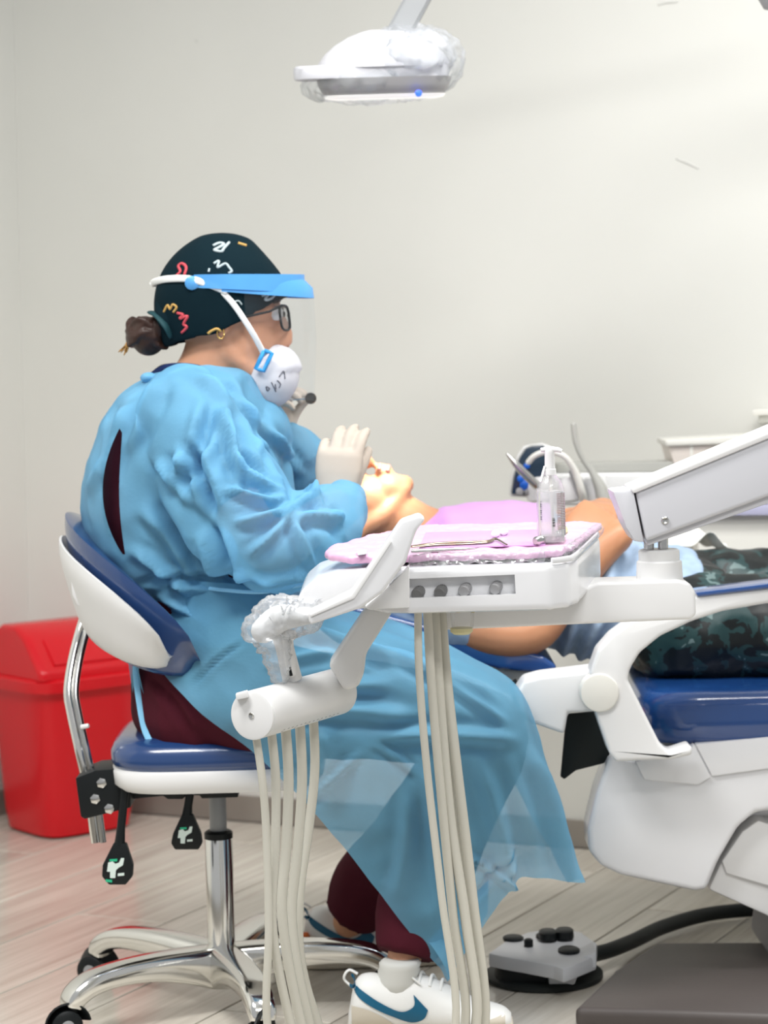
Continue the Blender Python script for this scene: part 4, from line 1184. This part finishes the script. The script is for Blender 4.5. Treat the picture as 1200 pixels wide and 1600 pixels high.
    for fc in bm.faces:
        c = fc.calc_center_median()
        x, y = pix(c)
        if c.y < 3.90 and 665 < y < 870:
            cx, wd = slit(y)
            if abs(x - cx) < wd: kill.append(fc)
    bmesh.ops.delete(bm, geom=kill, context='FACES')
    for v_ in bm.verts:
        if v_.is_boundary:
            x, y = pix(v_.co)
            cx, wd = slit(y)
            v_.co = P(cx + math.copysign(wd, x - cx), y, v_.co.y)
    bm.to_mesh(g); bm.free()
    gown = new('gown', g, M['gown'], t, 180)
    # ---- gown: skirt over the thighs
    net = [
        [(224, 905, 3.88), (262, 905, 3.79), (345, 912, 3.725), (425, 922, 3.745), (462, 925, 3.85), (460, 920, 3.97), (430, 925, 4.06)],
        [(232, 1012, 3.815), (290, 1010, 3.735), (385, 990, 3.68), (478, 965, 3.71), (535, 958, 3.83), (532, 955, 3.94), (500, 985, 4.04)],
        [(298, 1098, 3.70), (385, 1085, 3.665), (480, 1050, 3.65), (575, 1005, 3.68), (625, 985, 3.79), (620, 982, 3.92), (600, 1050, 4.0)],
        [(395, 1172, 3.69), (480, 1155, 3.645), (575, 1115, 3.635), (672, 1058, 3.65), (726, 1030, 3.75), (712, 1030, 3.90), (700, 1110, 3.98)],
        [(500, 1277, 3.68), (580, 1248, 3.645), (670, 1200, 3.63), (764, 1122, 3.645), (812, 1090, 3.74), (795, 1085, 3.88), (785, 1200, 3.97)],
        [(600, 1402, 3.69), (660, 1360, 3.66), (740, 1300, 3.645), (815, 1235, 3.66), (856, 1222, 3.74), (850, 1215, 3.86), (835, 1290, 3.95)],
        [(700, 1532, 3.72), (732, 1482, 3.69), (768, 1425, 3.68), (812, 1372, 3.70), (906, 1380, 3.75), (900, 1376, 3.84), (885, 1380, 3.92)]]
    grid = np.array([[list(P(*c)) for c in row] for row in net])
    def refine(a, n):        # along axis 0
        sh = a.shape
        flat = a.reshape(sh[0], -1)
        return np.array(spline([list(r) for r in flat], n)).reshape(-1, *sh[1:])
    gg = refine(grid, 22)
    gg = refine(gg.transpose(1, 0, 2), 18).transpose(1, 0, 2)
    v, f = rings([list(map(tuple, r)) for r in gg], closed=False, caps=False)
    me = MB().add(v, f).mesh(recalc=False)
    if normals(me)[:, 1].mean() > 0: me.flip_normals()
    fold(me, [(430, 1090, 600, 1075, 12, 6), (460, 1110, 640, 1125, 14, 8), (600, 1150, 790, 1160, 12, 9), (560, 1180, 470, 1250, 7, 4), (590, 1165, 650, 1210, 6, 5), (305, 1070, 378, 1008, 5, -3),
              (480, 985, 610, 1040, 9, 7), (520, 975, 700, 1050, 7, -5), (560, 1010, 760, 1090, 10, 6), (640, 1040, 780, 1130, 8, 6), (660, 1200, 690, 1400, 16, 9), (640, 1230, 620, 1390, 14, 6), (750, 1190, 790, 1400, 16, 8), (830, 1180, 880, 1370, 14, 8),
              (720, 1330, 800, 1390, 6, 6), (740, 1400, 810, 1330, 6, -5), (705, 1440, 700, 1530, 10, 6), (500, 1130, 520, 1260, 18, 5), (420, 1040, 520, 1020, 10, 5)],
         noise_amp=.004, noise_scale=(6, 6, 6), noise_amp2=.002, scale2=16)
    new('gown_skirt', me, M['gown2'], gown, 180)
    # near lower fold of the skirt, turned back on itself
    rs = []
    for i in range(25):
        s = i / 24
        row = []
        for j in range(9):
            q = j / 8
            a = P(668 + 32 * q * (1 - s) + 95 * s, 1470 - 95 * s + 8 * q, 3.70)
            b = P(700 + 62 * s, 1532 - 105 * s, 3.71)
            row.append(a.lerp(b, q) + Vector((0, -.012 * math.sin(q * PI), 0)))
        rs.append(row)
    v, f = rings(rs, closed=False, caps=False)
    new('hem_fold', MB().add(v, f).mesh(recalc=False), M['gown2'], gown, 180)
    # tie strings
    def tape(pts, w_=.004):
        return MB().add(*tube(spline([P(*p) for p in pts], 8), w_, 8, flat=.3, up=(0, -1, .2)))
    tape([(300, 916, 3.76), (350, 922, 3.70), (410, 925, 3.665), (470, 914, 3.64), (545, 898, 3.655)], .003).build('tie', M['tie'], gown, 70)
    tape([(216, 1022, 3.80), (212, 1050, 3.80), (218, 1100, 3.79), (226, 1140, 3.785), (238, 1166, 3.775)], .005).build('tie', M['tie'], gown, 70)
    v, f = rings([[P(198 + 10 * q + 14 * s + (1 - abs(2 * q - 1)) * 4, 1020 + 95 * s - 14 * q * s, 3.83 - .02 * q) for q in np.linspace(0, 2.2, 6)] for s in np.linspace(0, 1, 12)], closed=False, caps=False)
    new('gown_tail', MB().add(v, f).mesh(recalc=False), M['gown2'], gown, 180)
    MB().add(*ellipsoid(P(232, 590, 3.86), .014, .016, .009)).build('neck_tie_knot', M['gown'], gown, 180)
    # ---- cap
    cv, cf = ellipsoid(P(345, 462, 3.93), .1125, .086, .1045, seg=64, rn=44)
    cm = MB().add(cv, cf).mesh()
    a = coords(cm)
    for i, p in enumerate(a):        # gathered towards the nape, flatter over the brow
        x = (p[0] - HEAD_C.x) / .11
        lo = (HEAD_C.z - p[2]) / .1045
        if 0 < lo < .98:
            k_ = math.sqrt(1 - (lo * .55) ** 2) / math.sqrt(1 - lo ** 2)
            a[i, 1] = 3.93 + (p[1] - 3.93) * min(k_, 2.2); a[i, 0] = HEAD_C.x + (p[0] - HEAD_C.x) * min(k_, 1.25)
        if x > .45: a[i, 2] -= max(0, p[2] - HEAD_C.z) * (x - .45) * .55
        a[i] += (np.array(p) - np.array(HEAD_C)) * .018 * noise.noise(Vector(p) * 16)
        if x < -.3: a[i, 2] -= (-.3 - x) * .018
    put(cm, a)
    edge = [(200, 548), (262, 540), (300, 528), (345, 520), (380, 503), (410, 486), (440, 466), (480, 445)]
    bm = bmesh.new(); bm.from_mesh(cm)
    kill = []
    for v_ in bm.verts:
        x, y = pix(Vector((v_.co.x, 3.93, v_.co.z)))
        ye = np.interp(x, [e_[0] for e_ in edge], [e_[1] for e_ in edge])
        if y > ye + 6: kill.append(v_)
        elif y > ye - 3: v_.co.z = P(x, ye, 3.93).z
    bmesh.ops.delete(bm, geom=kill, context='VERTS')
    bm.to_mesh(cm); bm.free()
    cm = evaluated(cm, [('SOLIDIFY', dict(thickness=.003, offset=1)), ('SUBSURF', dict(levels=1, render_levels=1))])
    cap = new('surgical_cap', cm, M['cap'], t, 180)
    MB().add(*chain([(P(252, 478, 3.90), .012), (P(258, 500, 3.885), .014), (P(272, 522, 3.89), .011)], 10)).build('cap_tie', M['cap'], cap, 180)
    MB().add(*tube(spline([P(236, 488, 3.90), P(246, 494, 3.88), P(258, 508, 3.87), P(268, 526, 3.88)], 5), .008, 8, flat=.4)).build('cap_tie', mat('teal_tie', (.006, .05, .06), .7), cap, 180)
    tree = bvh(cap)
    for pts, m_, w_ in (
            ([(333, 384), (343, 380), (350, 382), (340, 388), (335, 391), (346, 393), (350, 388), (358, 379)], 'pw', .0026),
            ([(334, 412), (342, 408), (340, 418), (352, 412), (358, 418), (362, 424), (357, 427)], 'pw', .0022),
            ([(326, 425), (327, 420)], 'pw', .002),
            ([(276, 431), (282, 424), (279, 416), (285, 412), (291, 418), (288, 430)], 'pr', .0026),
            ([(372, 380), (385, 384)], 'py', .0026),
            ([(256, 488), (262, 477), (266, 483), (270, 476), (276, 480), (271, 488)], 'py', .0022),
            ([(277, 489), (286, 492), (281, 498), (293, 494), (287, 506), (292, 511), (284, 520)], 'pr', .0026),
            ([(325, 521), (332, 516), (340, 514), (347, 521), (343, 528)], 'py', .0024),
            ([(404, 452), (412, 456), (409, 462), (420, 458), (414, 468), (424, 466), (432, 456)], 'pw', .0024),
            ([(362, 474), (372, 470), (378, 476)], 'pw', .0014)):
        vv = ribbon_on(tree, pts, w_, lift=.0002)
        if vv[0]: MB().add(*vv).build('printed_squiggle', M[m_], cap, 180)
    # ---- hair bun
    hb = [ellipsoid(P(232, 526, 3.93), .030, .034, .033), ellipsoid(P(248, 512, 3.92), .022, .026, .022), ellipsoid(P(226, 510, 3.925), .022, .03, .018)]
    rr = random.Random(3)
    for i in range(26):
        c = P(232, 524, 3.93)
        a0, tilt = rr.uniform(0, 2 * PI), rr.uniform(-.7, .7)
        R_ = rr.uniform(.024, .036)
        pts = [c + Vector((math.cos(q) * R_, math.sin(q) * R_ * 1.05, math.sin(q + a0) * R_ * tilt + math.cos(q * 2 + a0) * .008 + rr.uniform(-.003, .003))) for q in np.linspace(a0, a0 + 2.6, 9)]
        hb.append(tube(pts, [.003] * 2 + [.005] * 5 + [.003] * 2, 7, round_ends=True))
    hm = blob(hb, .003, 1)
    hair = new('hair_bun', hm, M['hair'], t, 180)
    st = MB()
    for i in range(9):
        p0 = P(212 + rr.uniform(-6, 4), 530 + rr.uniform(-10, 6), 3.92); p1 = P(190 + rr.uniform(-6, 8), 553 + rr.uniform(-6, 4), 3.92)
        st.add(*tube(spline([p0, p0.lerp(p1, .5) + Vector((0, 0, .004)), p1], 4), [.0022] * 5 + [.0016] * 3 + [.0007], 6))
    st.build('hair_ends', M['hairtip'], hair, 180)['kind'] = 'stuff'
    # ---- eyes, glasses
    for s in (-1, 1):
        e = MB().add(*ellipsoid(P(432, 490, 3.93 + .030 * s), .012, .012, .012)).build('eye', M['eyew'], t, 180)
        MB().add(*ellipsoid(P(443.5, 491, 3.93 + .030 * s), .003, .005, .005, seg=12, rn=8)).build('iris', M['dark'], e, 180)
        eb = MB().add(*tube([P(432, 472, 3.93 + .02 * s), P(437, 469, 3.93 + .034 * s), P(428, 472, 3.93 + .05 * s)], .003, 6)).build('eyebrow', M['hair'], t, 180)
    gl = None
    for s in (-1, 1):
        fr = []
        for q in np.linspace(0, 2 * PI, 33):
            cx, cy = math.cos(q), math.sin(q)
            y_ = math.copysign(abs(cx) ** .6, cx) * .025; z_ = math.copysign(abs(cy) ** .6, cy) * .021
            fr.append(P(450, 497, 3.93) + Vector((.004 - abs(y_ + .033) * .25 - z_ * .10, s * (.033 + y_), z_)))
        o = MB().add(*tube(fr, .0022, 6)).build('glasses_frame', M['black'], t if gl is None else gl, 180)
        if gl is None: gl = o; gl['label'] = 'black-framed glasses behind the face shield'
        MB().add(fr[:-1], [tuple(range(32))]).build('glasses_lens', M['glass'], gl)
        MB().add(*tube([fr[8] + Vector((0, s * .02, 0)), P(420, 487, 3.93 + s * .072), P(380, 496, 3.93 + s * .084)], .002, 6)).build('glasses_temple', M['black'], gl, 180)
    MB().add(*tube([P(450, 493, 3.92), P(452, 490, 3.93), P(450, 493, 3.94)], .002, 6)).build('glasses_bridge', M['black'], gl, 180)
    MB().add(*tube([P(345, 521, 3.853) + Vector((math.cos(q) * .006, -.003, math.sin(q) * .009)) for q in np.linspace(0, 2 * PI, 16)], .0012, 6)).build('earring', M['gold'], t, 180)
    # ---- mask: a moulded cup with straps and a clip
    mc = P(418, 588, 3.93)
    mv, mf = ellipsoid(mc, .052, .056, .056, rot=Matrix.Rotation(math.radians(28), 3, 'Y'), seg=40, rn=28)
    mm = MB().add(mv, mf).mesh()
    a = coords(mm)
    for i, p in enumerate(a):
        dx, dz = p[0] - mc.x, p[2] - mc.z
        y_ = p[1] - mc.y
        if dx > 0: a[i, 0] -= .10 * abs(y_) * (dx / .05)
        if dz > .01 and dx > 0: a[i, 0] += .006
    put(mm, a)
    bm = bmesh.new(); bm.from_mesh(mm)
    nrm = Vector((1, 0, -.45)).normalized()
    bmesh.ops.bisect_plane(bm, geom=bm.verts[:] + bm.edges[:] + bm.faces[:], plane_co=P(398, 580, 3.93), plane_no=-nrm, clear_outer=True)
    bm.to_mesh(mm); bm.free()
    mm = evaluated(mm, [('SOLIDIFY', dict(thickness=.003, offset=0))])
    mask = new('respirator_mask', mm, M['maskw'], t, 180)
    tree = bvh(mask)
    for pts in ([(417, 610), (416, 604), (421, 607), (418, 611)], [(424, 597), (431, 612)], [(430, 600), (431, 608)], [(433, 594), (438, 600), (436, 606)], [(436, 589), (443, 580), (445, 592)]):
        vv = ribbon_on(tree, pts, .0011, lift=.0003)
        if vv[0]: MB().add(*vv).build('handwriting', M['ink'], mask, 180)
    cl = [hit(tree, x, y, .0015) or P(x, y, 3.875) for x, y in ((413, 549), (425, 553), (412, 580), (400, 576))]
    cl = [P(*pix(c), 3.864) for c in cl]
    MB().add(*tube([q for i in range(4) for q in (cl[i], cl[i].lerp(cl[(i + 1) % 4], .5))] + [cl[0]], .0038, 8)).build('strap_clip', M['clip'], mask, 180)
    def strap(pts, w_, nm, par, m_='strap'):
        return MB().add(*tube(spline([P(*p) for p in pts], 8), w_, 8, flat=.3, up=(0, -1, 0))).build(nm, M[m_], par, 180)
    strap([(414, 556, 3.868), (392, 516, 3.848), (362, 472, 3.842), (335, 448, 3.844), (300, 436, 3.85)], .005, 'mask_strap', mask)
    strap([(355, 456, 3.840), (330, 446, 3.842), (296, 436, 3.846), (262, 436, 3.87), (243, 440, 3.91), (238, 444, 3.95), (250, 440, 3.99)], .006, 'mask_strap', mask)
    # ---- face shield
    sv = []
    def head_arc(y0, y1, fx, n=40, front=.052, side=.090):
        out = []
        for q in np.linspace(-1, 1, n):
            ph = q * math.radians(118)
            x = HEAD_C.x + .012 + math.cos(ph) * (.110 + front * max(0, math.cos(ph)) ** 1.5 * fx)
            y = 3.93 + math.sin(ph) * side
            out.append((x, y, P(410, y0 + (y1 - y0) * (math.cos(ph) * .5 + .5), 3.93).z))
        return out
    arc = head_arc(437, 446, .28)
    rs = []
    for (x, y, z), q in zip(arc, np.linspace(-1, 1, len(arc))):
        h_ = .011 + .006 * (1 - abs(q))
        d = Vector((x - HEAD_C.x, y - 3.93, 0)).normalized()
        rs.append([Vector((x, y, z + h_)), Vector((x, y, z - h_)), Vector((x, y, z - h_)) + d * .004, Vector((x, y, z + h_)) + d * .004])
    shield = new('face_shield', MB().add(*rings(rs)).mesh(), M['visor'], t, 40, 'blue visor band of the clear face shield')
    arc2 = head_arc(437, 459, .62)
    rs = []
    for (x, y, z), (x2, y2, z2), q in zip(arc2, arc, np.linspace(-1, 1, len(arc2))):
        d = Vector((x - HEAD_C.x, y - 3.93, 0)).normalized()
        rs.append([Vector((x2, y2, z2 + .012)), Vector((x, y, z + .008)), Vector((x, y, z - .010)) + d * .002, Vector((x, y, z - .010)), Vector((x, y, z + .005)), Vector((x2, y2, z2 + .009))])
    new('visor_brow', MB().add(*rings(rs[4:-4])).mesh(), M['visor'], shield, 40)
    rs = []
    for (x, y, z) in arc2[7:-7]:
        rs.append([Vector((x + .001, y, z)), Vector((x + .004, y, z - .08)), Vector((x - .002, y, z - .185))])
    v, f = rings(rs, closed=False, caps=False)
    new('clear_visor', MB().add(v, f).mesh(recalc=False), M['shield'], shield, 180)
    MB().add(*lathe(P(300, 442, 3.846), (0, -1, 0), [(-.004, .012), (.002, .012), (.004, .009)], 18)).build('visor_pivot', M['visor'], shield)
    # ---- gloved hands
    hn = hand(P(524, 786, 3.77), (.12, .10, 1), (.25, 1, .1), -1, .95, curls=((18, 26, 20), (22, 28, 20), (24, 28, 20), (28, 30, 22)), spread=3, thumb=(16, 20, 14), rad=.0102)
    g1 = new('glove', blob(hn, .0035, 3), M['glove'], t, 180)
    hf = hand(P(444, 690, 4.06), (-.12, -.1, 1), (.9, -.3, .2), 1, .80, curls=((35, 50, 30), (40, 55, 35), (45, 60, 35), (45, 60, 35)), spread=2, thumb=(30, 30, 25), rad=.0092)
    new('glove', blob(hf, .0035, 3), M['glove'], t, 180)
    # ---- shoes
    def shoe(heel, yaw):
        Rm = Matrix.Translation(heel) @ Matrix.Rotation(yaw, 4, 'Z')
        L = .262
        xs = [0, .012, .035, .07, .11, .15, .19, .225, .25, .262]
        wd = [.018, .033, .039, .040, .040, .044, .046, .044, .034, .018]
        hi = [.045, .094, .106, .100, .104, .090, .068, .055, .047, .038]
        def up_sec(x, w_, h_):
            out = []
            for j in range(24):
                a = 2 * PI * j / 24
                ca, sa = math.cos(a), math.sin(a)
                z = .02 + (h_ - .02) * (.5 + .5 * sa)
                tap = 1 - np.interp(x, [.08, .14], [.16, .42]) * max(0, (z - .03)) / .08
                out.append(Vector((x, math.copysign(abs(ca) ** .7, ca) * w_ * tap, z)))
            return out
        sp = spline(list(zip(xs, wd, hi)), 4)
        um = MB().add(*rings([up_sec(*q) for q in sp])).mesh()
        tree_l = bvh(um)
        um.transform(Rm)
        up = new('shoe', um, M['shoew'], t, 180, 'white sneaker with a curved teal side stripe and cream sole')
        def loc(mb, nm, m_, smooth=60):
            me_ = mb.mesh(); me_.transform(Rm)
            return new(nm, me_, M[m_], up, smooth)
        rs = []
        for z, g_ in ((0, -.004), (.003, .001), (.018, .003), (.027, .002), (.030, -.003)):
            ring = [(x, w_ + g_) for x, w_, h_ in sp]
            ring = [(ring[0][0] - g_, ring[0][1])] + ring[1:-1] + [(ring[-1][0] + g_, ring[-1][1])]
            rs.append([Vector((x, -w_, z)) for x, w_ in ring] + [Vector((x, w_, z)) for x, w_ in ring[::-1]])
        loc(MB().add(*rings(rs)), 'sole', 'sole')
        def on(x, z, lift, side=-1):
            h_, n_, i_, d_ = tree_l.ray_cast(Vector((x, side * .2, z)), Vector((0, -side, 0)))
            if h_ is None: return Vector((x, side * .03, z))
            return h_ + Vector((0, side * lift, .0002))
        for side in (-1, 1):
            s = 968.0
            topc = [(550, 1530), (571, 1543), (600, 1561), (626, 1573), (640, 1572), (650, 1564), (649, 1549)]
            botc = [(550, 1535), (565, 1553), (590, 1569), (618, 1582), (645, 1592), (664, 1586), (671, 1572)]
            T_, B_ = spline(topc, 5), spline(botc, 5)
            rs = []
            for (x0, y0), (x1, y1) in zip(T_, B_):
                row = [on((x0 + (x1 - x0) * q - 546) / s, (1626 - (y0 + (y1 - y0) * q)) / s, .0022, side) for q in np.linspace(0, 1, 6)]
                rs.append(row)
            v_, f_ = rings(rs, closed=False, caps=False)
            loc(MB().add(v_, f_), 'side_stripe', 'teal')
            rs = []       # cream overlays at heel and toe
            for x0, x1, z0, z1 in ((.006, .075, .026, .062), (.165, .252, .026, .045)):
                rs = [[on(x0 + (x1 - x0) * i / 12, z0 + (z1 * (1 - .5 * (i / 12) ** 2 if x0 < .1 else (.6 + .4 * i / 12)) - z0) * j / 5, .0012, side) for j in range(6)] for i in range(13)]
                v_, f_ = rings(rs, closed=False, caps=False)
                loc(MB().add(v_, f_), 'overlay', 'shoeb')
        for i in range(5):
            x = .115 + i * .017
            z = np.interp(x, [q[0] for q in sp], [q[2] for q in sp]) + .001
            loc(MB().add(*tube(spline([(x, -.022, z - .010), (x + .004, 0, z + .003), (x + .010, .022, z - .010)], 4), .0028, 7)), 'lace', 'shoew')
        loc(MB().add(*tube(spline([(.112, -.004, .103), (.10, -.02, .108), (.118, -.026, .094)], 5), .002, 6)), 'lace', 'shoew')
        loc(MB().add(*tube(spline([(.010, 0, .082), (-.006, 0, .098), (.002, 0, .112), (.016, 0, .106)], 5), .0045, 8, flat=.5)), 'heel_loop', 'shoew')
        loc(MB().add(*rings([[Vector((x, math.cos(a) * r, math.sin(a) * 0 + z)) + Vector((math.sin(a) * r, 0, 0)) for a in np.linspace(0, 2 * PI, 21)[:-1]] for x, z, r in [(.078, .07, .031)] + [(.080 + .001 * i, .090 + .0065 * i, .0325 + (.002 if i % 2 else 0)) for i in range(6)] + [(.086, .128, .029)]])), 'sock', 'sock', 180)
        return up
    h1 = F(546, 1626); h1.z = .002
    shoe(h1, math.radians(-2))
    h2 = F(474, 1510); h2.z = .002
    s2 = shoe(h2, math.radians(4))
    MB().add(*ellipsoid(P(477, 1462, h2.y - .03), .008, .012, .006)).build('heel_tab', M['orange'], s2, 180)
    # ---- mirror held in the far hand
    dm = thing('dental_mirror', 'dental mirror with small dark round head held up beside the mask', 'dental mirror', P(462, 630, 4.03))
    MB().add(*lathe(P(485.5, 622.5, 4.02), (0, -1, .1), [(-.002, .0098), (.002, .0102), (.004, .0092), (.0035, .004)], 26)).build('mirror_head', mat('dark_mirror', (.035, .028, .022), .3), dm, 40)
    MB().add(*tube([P(477, 623, 4.022), P(452, 625, 4.025)], .0013, 8)).build('shank', M['steel'], dm)
    MB().add(*tube([P(456, 625, 4.025), P(440, 628, 4.03), P(430, 650, 4.05)], [.0035, .0055, .0055], 10)).build('handle', M['grey'], dm, 60)
make_dentist()
# ------------------------------------------------------------------ the patient
def xsec(px, py, hy, hz, D=4.25, seg=26, n=2.4, lean=0.0):
    c = P(px, py, D)
    out = []
    for j in range(seg):
        a = 2 * PI * j / seg
        ca, sa = math.cos(a), math.sin(a)
        z = math.copysign(abs(sa) ** (2 / n), sa) * hz
        out.append(c + Vector((lean * z, math.copysign(abs(ca) ** (2 / n), ca) * hy, z)))
    return out
def make_patient():
    t = thing('person', 'person in grey-blue shirt and lilac bib lying back in the dental chair', 'person', P(900, 1040, 4.25))
    D = 4.22
    rot = Matrix.Rotation(math.radians(-8), 3, 'Y')
    head = [ellipsoid(P(512, 800, D), .105, .076, .088, rot), ellipsoid(P(572, 792, D), .062, .062, .058), ellipsoid(P(606, 768, D), .040, .044, .036),
            ellipsoid(P(630, 757, D), .020, .024, .018),
            chain([(P(558, 830, D - .062), .016), (P(600, 806, D - .050), .018), (P(632, 764, D - .018), .014)], 12), chain([(P(558, 830, D + .062), .016), (P(600, 806, D + .050), .018), (P(632, 764, D + .018), .014)], 12),
            chain([(P(540, 726, D), .010), (P(563, 712, D), .012), (P(574, 722, D), .013)], 12), ellipsoid(P(548, 738, D), .025, .05, .02),
            chain([(P(592, 736, D - .018), .0075), (P(595, 730, D), .009), (P(592, 736, D + .018), .0075)], 10), chain([(P(604, 738, D - .016), .0075), (P(606, 733, D), .0095), (P(604, 738, D + .016), .0075)], 10),
            ellipsoid(P(555, 836, D - .073), .016, .008, .024, Matrix.Rotation(math.radians(40), 3, 'Y')), ellipsoid(P(555, 836, D + .073), .016, .008, .024, Matrix.Rotation(math.radians(40), 3, 'Y'))]
    neck = chain([(P(565, 815, D), .058), (P(610, 815, D), .058), (P(650, 838, D + .01), .062), (P(700, 865, 4.25), .075)], 20)
    tor = [xsec(*q) for q in ((650, 888, .13, .075), (700, 885, .175, .092), (780, 885, .175, .10), (860, 900, .165, .105), (940, 925, .16, .105), (1020, 940, .16, .10), (1090, 950, .16, .09))]
    an = [(P(652, 925, 4.09), .056), (P(735, 978, 4.035), .047), (P(828, 988, 4.02), .040), (P(876, 925, 4.05), .040), (P(932, 866, 4.08), .034), (P(966, 838, 4.09), .028)]
    af = [(P(652, 915, 4.41), .056), (P(735, 950, 4.47), .047), (P(830, 950, 4.47), .042), (P(880, 890, 4.42), .038), (P(930, 825, 4.37), .030), (P(942, 798, 4.31), .026)]
    leg1 = [(P(1060, 985, 4.12), .085), (P(1200, 985, 4.10), .080), (P(1400, 985, 4.10), .066), (P(1560, 990, 4.1), .05)]
    leg2 = [(P(1070, 950, 4.36), .088), (P(1200, 940, 4.36), .082), (P(1400, 950, 4.36), .066), (P(1560, 960, 4.36), .05)]
    h1 = hand(P(964, 838, 4.09), (-.80, .32, .46), (-.30, .75, -.65), 1, 1.0, curls=((48, 55, 30), (52, 58, 30), (55, 60, 30), (58, 60, 30)), spread=3, thumb=(38, -14, 4), rad=.0098)
    h2 = hand(P(942, 796, 4.31), (-.22, -.95, .06), (-.1, .0, -1), -1, .98, curls=((8, 22, 25), (8, 24, 25), (8, 24, 25), (10, 26, 25)), spread=5, thumb=(40, 5, 5), rad=.0095)
    body = new('body', blob(head + [neck, rings(tor), chain(an), chain(af), chain(leg1), chain(leg2)] + h1 + h2, .0052, 3), M['skin2'], t, 180)
    for s in (-1, 1):
        e = MB().add(*ellipsoid(P(528, 733, D + .030 * s), .012, .014, .009)).build('eyelid', M['skin2'], t, 180)
        MB().add(*tube([P(519, 728, D + .018 * s), P(517, 726, D + .032 * s), P(520, 732, D + .048 * s)], .003, 6)).build('eyebrow', M['hair'], t, 180)
    MB().add(*tube(spline([P(592, 735, D - .022), P(593.5, 729, D - .012), P(594, 726.5, D), P(593.5, 729, D + .012), P(592, 735, D + .022)], 4), .0042, 8)).build('lip', M['lip'], t, 180)
    MB().add(*tube(spline([P(605, 738, D - .020), P(606.5, 732, D - .011), P(607, 729.5, D), P(606.5, 732, D + .011), P(605, 738, D + .020)], 4), .0048, 8)).build('lip', M['lip'], t, 180)
    # hair over the back of the head
    hv = blob([ellipsoid(P(500, 812, D), .112, .085, .086, rot), ellipsoid(P(540, 850, D), .05, .07, .035)], .006, 2)
    a = coords(hv)
    nr = normals(hv)
    put(hv, a + nr * np.array([.004 * noise.noise(Vector((p[0] * 30, p[1] * 120, p[2] * 120))) for p in a])[:, None])
    new('hair', hv, M['hair'], t, 180)
    # shirt
    sh = [xsec(*q) for q in ((672, 892, .16, .085), (705, 887, .19, .102), (780, 886, .192, .112), (860, 905, .182, .124), (940, 930, .185, .122), (1020, 945, .185, .115), (1085, 945, .178, .10))]
    sl = [chain([(P(655, 925, 4.09), .070), (P(690, 952, 4.06), .066), (P(712, 966, 4.045), .062)]), chain([(P(655, 915, 4.41), .070), (P(700, 940, 4.44), .066), (P(720, 948, 4.46), .062)])]
    sm = blob([rings(sh)] + sl, .008, 3)
    fold(sm, [(960, 860, 930, 990, 12, 7), (1000, 850, 970, 1010, 10, 7), (940, 960, 900, 1030, 10, 8), (1010, 880, 985, 960, 8, 7), (900, 960, 870, 1040, 10, 7), (1060, 860, 1030, 900, 8, 5), (600, 960, 660, 990, 8, 6)], noise_amp=.004, noise_scale=(22, 12, 12), noise_amp2=.0015)
    new('shirt', sm, M['shirt'], t, 180)
    # trousers
    tm = blob([chain([(p, r + .014) for p, r in leg1], 22), chain([(p, r + .014) for p, r in leg2], 22), rings([xsec(1040, 955, .185, .10), xsec(1080, 960, .19, .105), xsec(1120, 965, .19, .095)])], .008, 4)
    fold(tm, [], noise_amp=.006, noise_scale=(14, 14, 14), noise_amp2=.002)
    new('trousers', tm, M['camo'], t, 180)
    # bib laid over the chest
    rs = []
    for i in range(30):
        s = i / 29
        row = []
        for j in range(30):
            q = -1 + 2 * j / 29
            x = 668 + 178 * s
            hy = np.interp(x, [660, 705, 780, 860], [.14, .192, .195, .188]); hz = np.interp(x, [660, 705, 780, 860], [.082, .107, .116, .116])
            cy = np.interp(x, [660, 705, 780, 860], [890, 887, 886, 893])
            a = q * 1.0
            c = P(x, cy, 4.25)
            sa, ca = math.sin(PI / 2 - a), math.cos(PI / 2 - a)
            n = 2.4
            row.append(c + Vector((.02 * (1 - q * q) * (1 if s > .5 else -.5), math.copysign(abs(ca) ** (2 / n), ca) * hy, abs(sa) ** (2 / n) * hz + .004 + .003 * noise.noise(Vector((s * 5, q * 3, 0))))))
        rs.append(row)
    v, f = rings(rs, closed=False, caps=False)
    bm_ = evaluated(MB().add(v, f).mesh(recalc=False), [('SOLIDIFY', dict(thickness=.002))])
    new('paper_bib', bm_, M['bib'], t, 180)
make_patient()
